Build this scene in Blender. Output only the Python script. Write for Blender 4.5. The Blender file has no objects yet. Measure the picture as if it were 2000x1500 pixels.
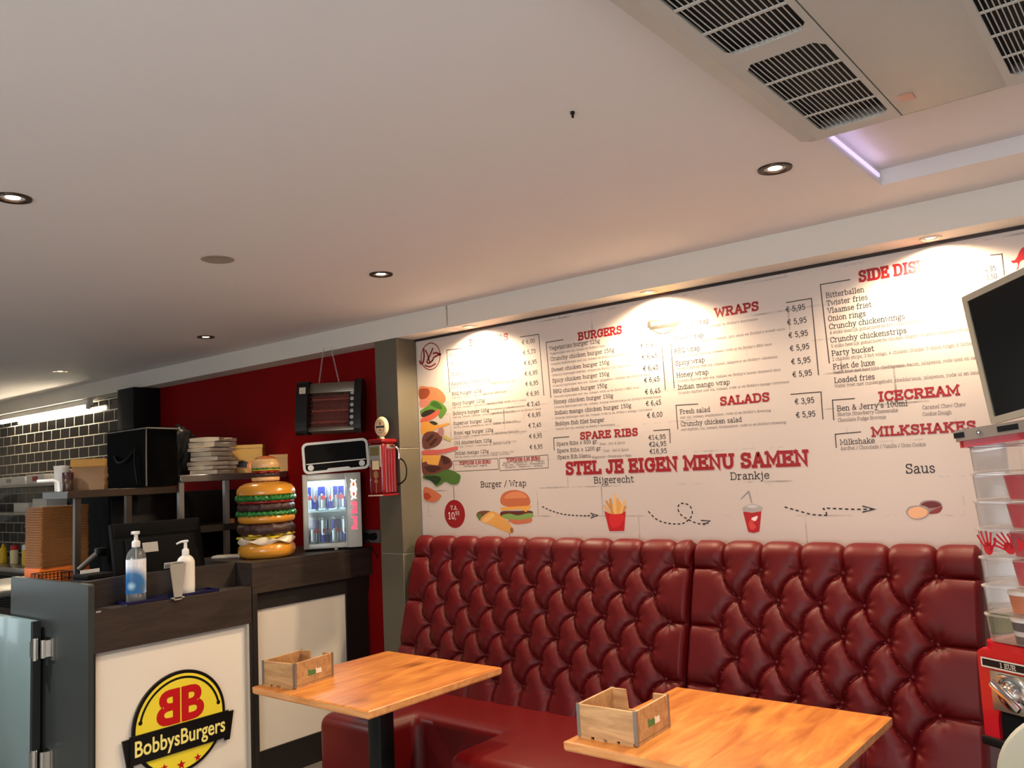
import bpy, bmesh, math, random
import numpy as np
from mathutils import Vector, Matrix

random.seed(7)
SC = bpy.context.scene
COL = SC.collection
PI = math.pi
R = math.radians

# ------------------------------------------------------------------ camera
F_PX = 1642.74
CR = np.array([[0.77417871, 0.63117526, -0.04759329],
               [-0.09959273, 0.0472123, -0.99390758],
               [-0.62508289, 0.77420203, 0.09941123]])
CAMPOS = np.array([0.0, 0.0, 1.6])
cam = bpy.data.cameras.new('camera')
cam.sensor_fit = 'HORIZONTAL'
cam.sensor_width = 36.0
cam.lens = F_PX / 2000.0 * 36.0
cam.clip_start = 0.05
camo = bpy.data.objects.new('camera', cam)
COL.objects.link(camo)
camo.matrix_world = Matrix((
    (CR[0][0], -CR[1][0], -CR[2][0], 0.0),
    (CR[0][1], -CR[1][1], -CR[2][1], 0.0),
    (CR[0][2], -CR[1][2], -CR[2][2], 1.6),
    (0, 0, 0, 1)))
SC.camera = camo

# ------------------------------------------------------------------ colour management, world
SC.view_settings.view_transform = 'Standard'
SC.view_settings.look = 'None'
SC.view_settings.gamma = 1.0
SC.view_settings.use_curve_mapping = False
SC.view_settings.exposure = 0.64
W = bpy.data.worlds.new('sky'); SC.world = W
W.use_nodes = True
bg = W.node_tree.nodes['Background']
bg.inputs[0].default_value = (0.62, 0.75, 1.0, 1)
bg.inputs[1].default_value = 0.6

# main dimensions (metres)
YW = 3.51          # back wall plane
YB = 3.35          # front of the ceiling beam and of the tiled pillar
ZB = 2.387         # underside of the beam
ZC = 2.512         # ceiling
XP = -3.556        # left end of the menu wall
XL, XR, YF = -10.2, 1.7, -2.6

def area(name, loc, rot, sx, sy, power, col):
    l = bpy.data.lights.new(name, 'AREA'); l.shape = 'RECTANGLE'; l.size = sx; l.size_y = sy
    l.energy = power; l.color = col
    o = bpy.data.objects.new(name, l); COL.objects.link(o)
    o.location = loc; o.rotation_euler = rot
    return o
# daylight falling in through the two windows (behind the photographer and at the far left)
area('daylight_front_window', (0.05, YF + 0.02, 1.55), (R(112), 0, 0), 2.8, 1.5, 66, (0.94, 0.97, 1.0))
area('daylight_left_window', (XL + 0.02, -0.7, 1.45), (R(90), 0, R(-90)), 2.6, 1.6, 13, (0.86, 0.96, 0.95))

# ------------------------------------------------------------------ pixel -> plane helpers (photo frame 2000 x 1500)
def ray(x, y):
    return CR.T @ np.array([(x - 1000) / F_PX, (y - 750) / F_PX, 1.0])
def onx(x, y, X):
    d = ray(x, y); return CAMPOS + d * ((X - CAMPOS[0]) / d[0])
def ony(x, y, Y):
    d = ray(x, y); return CAMPOS + d * ((Y - CAMPOS[1]) / d[1])
def onz(x, y, Z):
    d = ray(x, y); return CAMPOS + d * ((Z - CAMPOS[2]) / d[2])

# ------------------------------------------------------------------ materials
def srgb(c):
    def f(v):
        v /= 255.0
        return v / 12.92 if v <= 0.04045 else ((v + 0.055) / 1.055) ** 2.4
    return tuple(f(v) for v in c) + (1.0,)
MATS = {}
def mat(name, rgb=(200, 200, 200), rough=0.5, metal=0.0, emit=None, strength=0.0, noise=0.0, nscale=8.0,
        bump=0.0, bscale=60.0, coat=0.0, spec=0.5, stretch=None):
    if name in MATS: return MATS[name]
    m = bpy.data.materials.new(name); m.use_nodes = True
    nt = m.node_tree; b = nt.nodes['Principled BSDF']
    c = srgb(rgb)
    b.inputs['Base Color'].default_value = c
    b.inputs['Roughness'].default_value = rough
    b.inputs['Metallic'].default_value = metal
    b.inputs['Coat Weight'].default_value = coat
    b.inputs['Specular IOR Level'].default_value = spec
    if emit:
        b.inputs['Emission Color'].default_value = srgb(emit)
        b.inputs['Emission Strength'].default_value = strength
    tc = nt.nodes.new('ShaderNodeTexCoord')
    src = tc.outputs['Object']
    if stretch:
        mp = nt.nodes.new('ShaderNodeMapping'); mp.inputs['Scale'].default_value = stretch
        nt.links.new(src, mp.inputs[0]); src = mp.outputs[0]
    nz = nt.nodes.new('ShaderNodeTexNoise'); nz.inputs['Scale'].default_value = nscale
    nz.inputs['Detail'].default_value = 5
    nt.links.new(src, nz.inputs['Vector'])
    amt = noise if noise else 0.04
    mx = nt.nodes.new('ShaderNodeMix'); mx.data_type = 'RGBA'
    mx.inputs[6].default_value = tuple(max(0, v * (1 - amt)) for v in c[:3]) + (1,)
    mx.inputs[7].default_value = tuple(min(1, v * (1 + amt)) for v in c[:3]) + (1,)
    nt.links.new(nz.outputs[0], mx.inputs[0]); nt.links.new(mx.outputs[2], b.inputs['Base Color'])
    if bump:
        n2 = nt.nodes.new('ShaderNodeTexNoise'); n2.inputs['Scale'].default_value = bscale
        nt.links.new(src, n2.inputs['Vector'])
        bp = nt.nodes.new('ShaderNodeBump'); bp.inputs['Strength'].default_value = bump
        bp.inputs['Distance'].default_value = 0.004
        nt.links.new(n2.outputs[0], bp.inputs['Height']); nt.links.new(bp.outputs[0], b.inputs['Normal'])
    MATS[name] = m
    return m

def clear_mat(name, tint=(255, 255, 255), gloss=0.12, rough=0.05, milk=0.0):
    if name in MATS: return MATS[name]
    m = bpy.data.materials.new(name); m.use_nodes = True
    nt = m.node_tree; nt.nodes.clear()
    out = nt.nodes.new('ShaderNodeOutputMaterial')
    tr = nt.nodes.new('ShaderNodeBsdfTransparent'); tr.inputs[0].default_value = srgb(tint)
    gl = nt.nodes.new('ShaderNodeBsdfGlossy'); gl.inputs['Roughness'].default_value = rough
    fr = nt.nodes.new('ShaderNodeFresnel'); fr.inputs[0].default_value = 1.3
    ad = nt.nodes.new('ShaderNodeMath'); ad.operation = 'MULTIPLY_ADD'
    ad.inputs[1].default_value = 0.8; ad.inputs[2].default_value = gloss
    ad.use_clamp = True
    nt.links.new(fr.outputs[0], ad.inputs[0])
    mx = nt.nodes.new('ShaderNodeMixShader')
    nt.links.new(ad.outputs[0], mx.inputs[0]); nt.links.new(tr.outputs[0], mx.inputs[1]); nt.links.new(gl.outputs[0], mx.inputs[2])
    last = mx
    if milk:
        df = nt.nodes.new('ShaderNodeBsdfDiffuse'); df.inputs[0].default_value = srgb(tint)
        m2 = nt.nodes.new('ShaderNodeMixShader'); m2.inputs[0].default_value = milk
        nt.links.new(mx.outputs[0], m2.inputs[1]); nt.links.new(df.outputs[0], m2.inputs[2]); last = m2
    nt.links.new(last.outputs[0], out.inputs[0])
    MATS[name] = m
    return m

def emit_mat(name, rgb, strength):
    return mat(name, rgb, 0.5, emit=rgb, strength=strength)

def wood_mat(name, dark, light, axis, rough=0.35, scale=1.0, knots=True, planks=0.0):
    if name in MATS: return MATS[name]
    m = bpy.data.materials.new(name); m.use_nodes = True
    nt = m.node_tree; b = nt.nodes['Principled BSDF']; N = nt.nodes.new; L = nt.links.new
    tc = N('ShaderNodeTexCoord'); mp = N('ShaderNodeMapping')
    s = [9 * scale] * 3; s[axis] = 1.3 * scale
    mp.inputs['Scale'].default_value = s
    L(tc.outputs['Object'], mp.inputs[0])
    n1 = N('ShaderNodeTexNoise'); n1.inputs['Scale'].default_value = 2.2; n1.inputs['Detail'].default_value = 8
    n1.inputs['Roughness'].default_value = 0.62; n1.inputs['Distortion'].default_value = 1.1
    L(mp.outputs[0], n1.inputs['Vector'])
    cr = N('ShaderNodeValToRGB')
    cr.color_ramp.elements[0].position = 0.33; cr.color_ramp.elements[0].color = srgb(dark)
    cr.color_ramp.elements[1].position = 0.66; cr.color_ramp.elements[1].color = srgb(light)
    L(n1.outputs[0], cr.inputs[0])
    last = cr.outputs[0]
    if planks:
        sx = N('ShaderNodeSeparateXYZ'); L(tc.outputs['Object'], sx.inputs[0])
        mu = N('ShaderNodeMath'); mu.operation = 'MULTIPLY'; mu.inputs[1].default_value = 1.0 / planks
        L(sx.outputs[1 - axis], mu.inputs[0])
        fl = N('ShaderNodeMath'); fl.operation = 'FLOOR'; L(mu.outputs[0], fl.inputs[0])
        wn = N('ShaderNodeTexWhiteNoise'); wn.noise_dimensions = '1D'; L(fl.outputs[0], wn.inputs['W'])
        mr = N('ShaderNodeMapRange'); mr.inputs['To Min'].default_value = 0.93; mr.inputs['To Max'].default_value = 1.05
        L(wn.outputs['Value'], mr.inputs[0])
        mm = N('ShaderNodeMix'); mm.data_type = 'RGBA'; mm.blend_type = 'MULTIPLY'; mm.inputs[0].default_value = 1.0
        L(last, mm.inputs[6]); L(mr.outputs[0], mm.inputs[7]); last = mm.outputs[2]
    if knots:
        mk = N('ShaderNodeMapping'); ks = [9.0] * 3; ks[axis] = 5.0; mk.inputs['Scale'].default_value = ks
        L(tc.outputs['Object'], mk.inputs[0])
        vo = N('ShaderNodeTexVoronoi'); vo.inputs['Scale'].default_value = 0.62
        L(mk.outputs[0], vo.inputs['Vector'])
        ck = N('ShaderNodeValToRGB')
        ck.color_ramp.elements[0].position = 0.05; ck.color_ramp.elements[0].color = (0.22, 0.12, 0.07, 1)
        ck.color_ramp.elements[1].position = 0.24; ck.color_ramp.elements[1].color = (1, 1, 1, 1)
        L(vo.outputs['Distance'], ck.inputs[0])
        mm = N('ShaderNodeMix'); mm.data_type = 'RGBA'; mm.blend_type = 'MULTIPLY'; mm.inputs[0].default_value = 0.9
        L(last, mm.inputs[6]); L(ck.outputs[0], mm.inputs[7]); last = mm.outputs[2]
    L(last, b.inputs['Base Color'])
    b.inputs['Roughness'].default_value = rough
    bp = N('ShaderNodeBump'); bp.inputs['Strength'].default_value = 0.12; bp.inputs['Distance'].default_value = 0.002
    L(n1.outputs[0], bp.inputs['Height']); L(bp.outputs[0], b.inputs['Normal'])
    MATS[name] = m
    return m

def brick_mat(name, face, mortar, bw, bh, msize, rough, swap=True, bump=0.4, offset=0.5, fade=0.0, rough_m=0.7, face2=None):
    """running-bond pattern on an XZ wall (object coordinates)"""
    if name in MATS: return MATS[name]
    m = bpy.data.materials.new(name); m.use_nodes = True
    nt = m.node_tree; b = nt.nodes['Principled BSDF']; N = nt.nodes.new; L = nt.links.new
    tc = N('ShaderNodeTexCoord'); sp = N('ShaderNodeSeparateXYZ'); cb = N('ShaderNodeCombineXYZ')
    L(tc.outputs['Object'], sp.inputs[0])
    if swap: L(sp.outputs[0], cb.inputs[0]); L(sp.outputs[2], cb.inputs[1])
    else: L(sp.outputs[1], cb.inputs[0]); L(sp.outputs[2], cb.inputs[1])
    br = N('ShaderNodeTexBrick')
    br.offset = offset
    br.inputs['Color1'].default_value = srgb(face); br.inputs['Color2'].default_value = srgb(face2 or face)
    br.inputs['Mortar'].default_value = srgb(mortar)
    br.inputs['Scale'].default_value = 1.0; br.inputs['Mortar Size'].default_value = msize
    br.inputs['Mortar Smooth'].default_value = 0.1
    br.inputs['Brick Width'].default_value = bw; br.inputs['Row Height'].default_value = bh
    L(cb.outputs[0], br.inputs['Vector'])
    last = br.outputs['Color']
    if fade:
        nz = N('ShaderNodeTexNoise'); nz.inputs['Scale'].default_value = 2.3; nz.inputs['Detail'].default_value = 7
        nz.inputs['Roughness'].default_value = 0.7
        L(cb.outputs[0], nz.inputs['Vector'])
        rp = N('ShaderNodeValToRGB'); rp.color_ramp.elements[0].position = 0.50; rp.color_ramp.elements[1].position = 0.66
        L(nz.outputs[0], rp.inputs[0])
        mx = N('ShaderNodeMix'); mx.data_type = 'RGBA'; mx.inputs[6].default_value = srgb(face)
        L(rp.outputs[0], mx.inputs[0]); L(br.outputs['Color'], mx.inputs[7]); last = mx.outputs[2]
        n2 = N('ShaderNodeTexNoise'); n2.inputs['Scale'].default_value = 5; n2.inputs['Detail'].default_value = 8
        L(cb.outputs[0], n2.inputs['Vector'])
        r2 = N('ShaderNodeValToRGB'); r2.color_ramp.elements[0].position = 0.66; r2.color_ramp.elements[1].position = 0.8
        r2.color_ramp.elements[0].color = (1, 1, 1, 1); r2.color_ramp.elements[1].color = (0.72, 0.70, 0.69, 1)
        L(n2.outputs[0], r2.inputs[0])
        m2 = N('ShaderNodeMix'); m2.data_type = 'RGBA'; m2.blend_type = 'MULTIPLY'; m2.inputs[0].default_value = 1
        L(last, m2.inputs[6]); L(r2.outputs[0], m2.inputs[7]); last = m2.outputs[2]
    L(last, b.inputs['Base Color'])
    mr = N('ShaderNodeMapRange'); mr.inputs['To Min'].default_value = rough; mr.inputs['To Max'].default_value = rough_m
    L(br.outputs['Fac'], mr.inputs[0]); L(mr.outputs[0], b.inputs['Roughness'])
    if bump:
        bp = N('ShaderNodeBump'); bp.inputs['Strength'].default_value = bump; bp.inputs['Distance'].default_value = 0.004
        bp.invert = True
        L(br.outputs['Fac'], bp.inputs['Height']); L(bp.outputs[0], b.inputs['Normal'])
    MATS[name] = m
    return m

# ------------------------------------------------------------------ mesh builder
class MB:
    def __init__(s):
        s.v = []; s.f = []; s.m = []; s.sm = []
    def add(s, verts, faces, mi=0, smooth=False):
        o = len(s.v); s.v.extend([tuple(p) for p in verts])
        for f in faces:
            s.f.append(tuple(i + o for i in f)); s.m.append(mi); s.sm.append(smooth)
        return s
    def bm(s, bm, mi=0, smooth=False):
        bm.verts.index_update()
        s.add([v.co[:] for v in bm.verts], [[v.index for v in f.verts] for f in bm.faces], mi, smooth)
        bm.free(); return s
    def box(s, x0, x1, y0, y1, z0, z1, bev=0.0, mi=0, seg=2, mtx=None):
        bm = bmesh.new(); bmesh.ops.create_cube(bm, size=1.0)
        for v in bm.verts:
            v.co = Vector(((x0 + x1) / 2 + v.co.x * (x1 - x0), (y0 + y1) / 2 + v.co.y * (y1 - y0), (z0 + z1) / 2 + v.co.z * (z1 - z0)))
        if bev > 0:
            bmesh.ops.bevel(bm, geom=bm.edges[:], offset=bev, segments=seg, affect='EDGES', profile=0.5)
        if mtx is not None: bmesh.ops.transform(bm, matrix=mtx, verts=bm.verts)
        return s.bm(bm, mi, bev > 0)
    def quad(s, pts, mi=0):
        return s.add(pts, [range(len(pts))], mi)
    def lathe(s, prof, c=(0, 0, 0), n=32, mi=0, smooth=True, sx=1.0, sy=1.0, mtx=None, cap=True, wob=None):
        V = []; Fc = []
        for k in range(n):
            a = 2 * PI * k / n
            for j, (r, z) in enumerate(prof):
                rr = r; zz = z
                if wob: rr, zz = wob(a, j, r, z)
                p = Vector((rr * math.cos(a) * sx, rr * math.sin(a) * sy, zz))
                if mtx is not None: p = mtx @ p
                V.append((p.x + c[0], p.y + c[1], p.z + c[2]))
        m = len(prof)
        for k in range(n):
            k2 = (k + 1) % n
            for j in range(m - 1):
                Fc.append((k * m + j, k2 * m + j, k2 * m + j + 1, k * m + j + 1))
        if cap:
            if prof[0][0] > 1e-5: Fc.append(tuple(k * m for k in reversed(range(n))))
            if prof[-1][0] > 1e-5: Fc.append(tuple(k * m + m - 1 for k in range(n)))
        return s.add(V, Fc, mi, smooth)
    def tube(s, pts, r, n=10, mi=0, closed=False, smooth=True, caps=True):
        pts = [Vector(p) for p in pts]; V = []; Fc = []; L = len(pts)
        rr = r if isinstance(r, (list, tuple)) else [r] * L
        up = None
        for i, p in enumerate(pts):
            if closed: t = (pts[(i + 1) % L] - pts[i - 1])
            else: t = pts[min(i + 1, L - 1)] - pts[max(i - 1, 0)]
            t.normalize()
            if up is None:
                up = Vector((0, 0, 1)) if abs(t.z) < 0.9 else Vector((1, 0, 0))
            a = t.cross(up)
            if a.length < 1e-6: a = t.cross(Vector((0, 1, 0)))
            a.normalize(); b = a.cross(t); b.normalize(); up = b
            for k in range(n):
                w = 2 * PI * k / n
                V.append(p + (a * math.cos(w) + b * math.sin(w)) * rr[i])
        for i in range(L if closed else L - 1):
            j = (i + 1) % L
            for k in range(n):
                k2 = (k + 1) % n
                Fc.append((i * n + k, i * n + k2, j * n + k2, j * n + k))
        if not closed and caps:
            Fc.append(tuple(reversed(range(n)))); Fc.append(tuple((L - 1) * n + k for k in range(n)))
        return s.add(V, Fc, mi, smooth)
    def prism(s, outline, fn, d0, d1, mi=0, smooth=False):
        """outline = 2D points; fn(u, v, d) -> 3D"""
        n = len(outline)
        V = [fn(u, v, d0) for u, v in outline] + [fn(u, v, d1) for u, v in outline]
        Fc = [tuple(reversed(range(n))), tuple(range(n, 2 * n))]
        s.add(V, Fc, mi, False)
        s.add(V, [(i, (i + 1) % n, n + (i + 1) % n, n + i) for i in range(n)], mi, smooth)
        return s
    def ball(s, c, rx, ry, rz, n=16, mi=0, mtx=None):
        prof = [(math.sin(PI * k / n), -math.cos(PI * k / n)) for k in range(n + 1)]
        prof[0] = (1e-4, -1); prof[-1] = (1e-4, 1)
        M = Matrix.Diagonal((rx, ry, rz, 1))
        if mtx is not None: M = mtx @ M
        return s.lathe(prof, c, n * 2, mi, True, mtx=M, cap=False)
    def build(s, name, mats, parent=None, loc=None):
        me = bpy.data.meshes.new(name)
        me.from_pydata([tuple(p) for p in s.v], [], [tuple(f) for f in s.f])
        if not isinstance(mats, (list, tuple)): mats = [mats]
        for m in mats: me.materials.append(m)
        me.polygons.foreach_set('material_index', s.m)
        me.polygons.foreach_set('use_smooth', s.sm)
        me.update()
        if any(s.sm):
            try: me.set_sharp_from_angle(angle=R(42))
            except Exception: pass
        o = bpy.data.objects.new(name, me); COL.objects.link(o)
        if parent is not None: o.parent = parent
        if loc is not None: o.location = loc
        return o

def thing(name, label, cat, loc=(0, 0, 0), rotz=0.0, group=None):
    o = bpy.data.objects.new(name, None); COL.objects.link(o)
    o.empty_display_size = 0.1
    o.location = loc; o.rotation_euler = (0, 0, rotz)
    o['label'] = label; o['category'] = cat
    if group: o['group'] = group
    return o
def tag(o, label, cat, group=None):
    o['label'] = label; o['category'] = cat
    if group: o['group'] = group
    return o
def struct(o, label=None):
    o['kind'] = 'structure'
    if label: o['label'] = label
    return o
def dup(root, loc=None, rotz=None, label=None, group=None):
    r = root.copy(); COL.objects.link(r)
    if loc is not None: r.location = loc
    if rotz is not None: r.rotation_euler = (0, 0, rotz)
    if label: r['label'] = label
    if group: r['group'] = group
    for ch in list(root.children):
        c = ch.copy(); COL.objects.link(c); c.parent = r
        for g in ch.children:
            d = g.copy(); COL.objects.link(d); d.parent = c
    return r
def rrect(w, h, r, n=6, cx=0, cy=0):
    pts = []
    for (sx, sy, a0) in ((1, 1, 0), (-1, 1, 90), (-1, -1, 180), (1, -1, 270)):
        for k in range(n + 1):
            a = R(a0 + 90 * k / n)
            pts.append((cx + sx * (w / 2 - r) + r * math.cos(a), cy + sy * (h / 2 - r) + r * math.sin(a)))
    return pts
def ellipse(cx, cy, rx, ry, n=40, a0=0, a1=360):
    full = abs(a1 - a0) >= 360
    return [(cx + rx * math.cos(R(a0 + (a1 - a0) * k / (n if full else n - 1))), cy + ry * math.sin(R(a0 + (a1 - a0) * k / (n if full else n - 1)))) for k in range(n)]
def cr_spline(pts, n=8, closed=False):
    P = [np.array(p, float) for p in pts]; out = []
    L = len(P); rng = range(L if closed else L - 1)
    for i in rng:
        if closed: a, b, c, d = P[i - 1], P[i], P[(i + 1) % L], P[(i + 2) % L]
        else: a, b, c, d = P[max(i - 1, 0)], P[i], P[i + 1], P[min(i + 2, L - 1)]
        for k in range(n):
            t = k / n
            out.append(tuple(0.5 * ((2 * b) + (c - a) * t + (2 * a - 5 * b + 4 * c - d) * t * t + (3 * b - a - 3 * c + d) * t ** 3)))
    if not closed: out.append(tuple(P[-1]))
    return out

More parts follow.
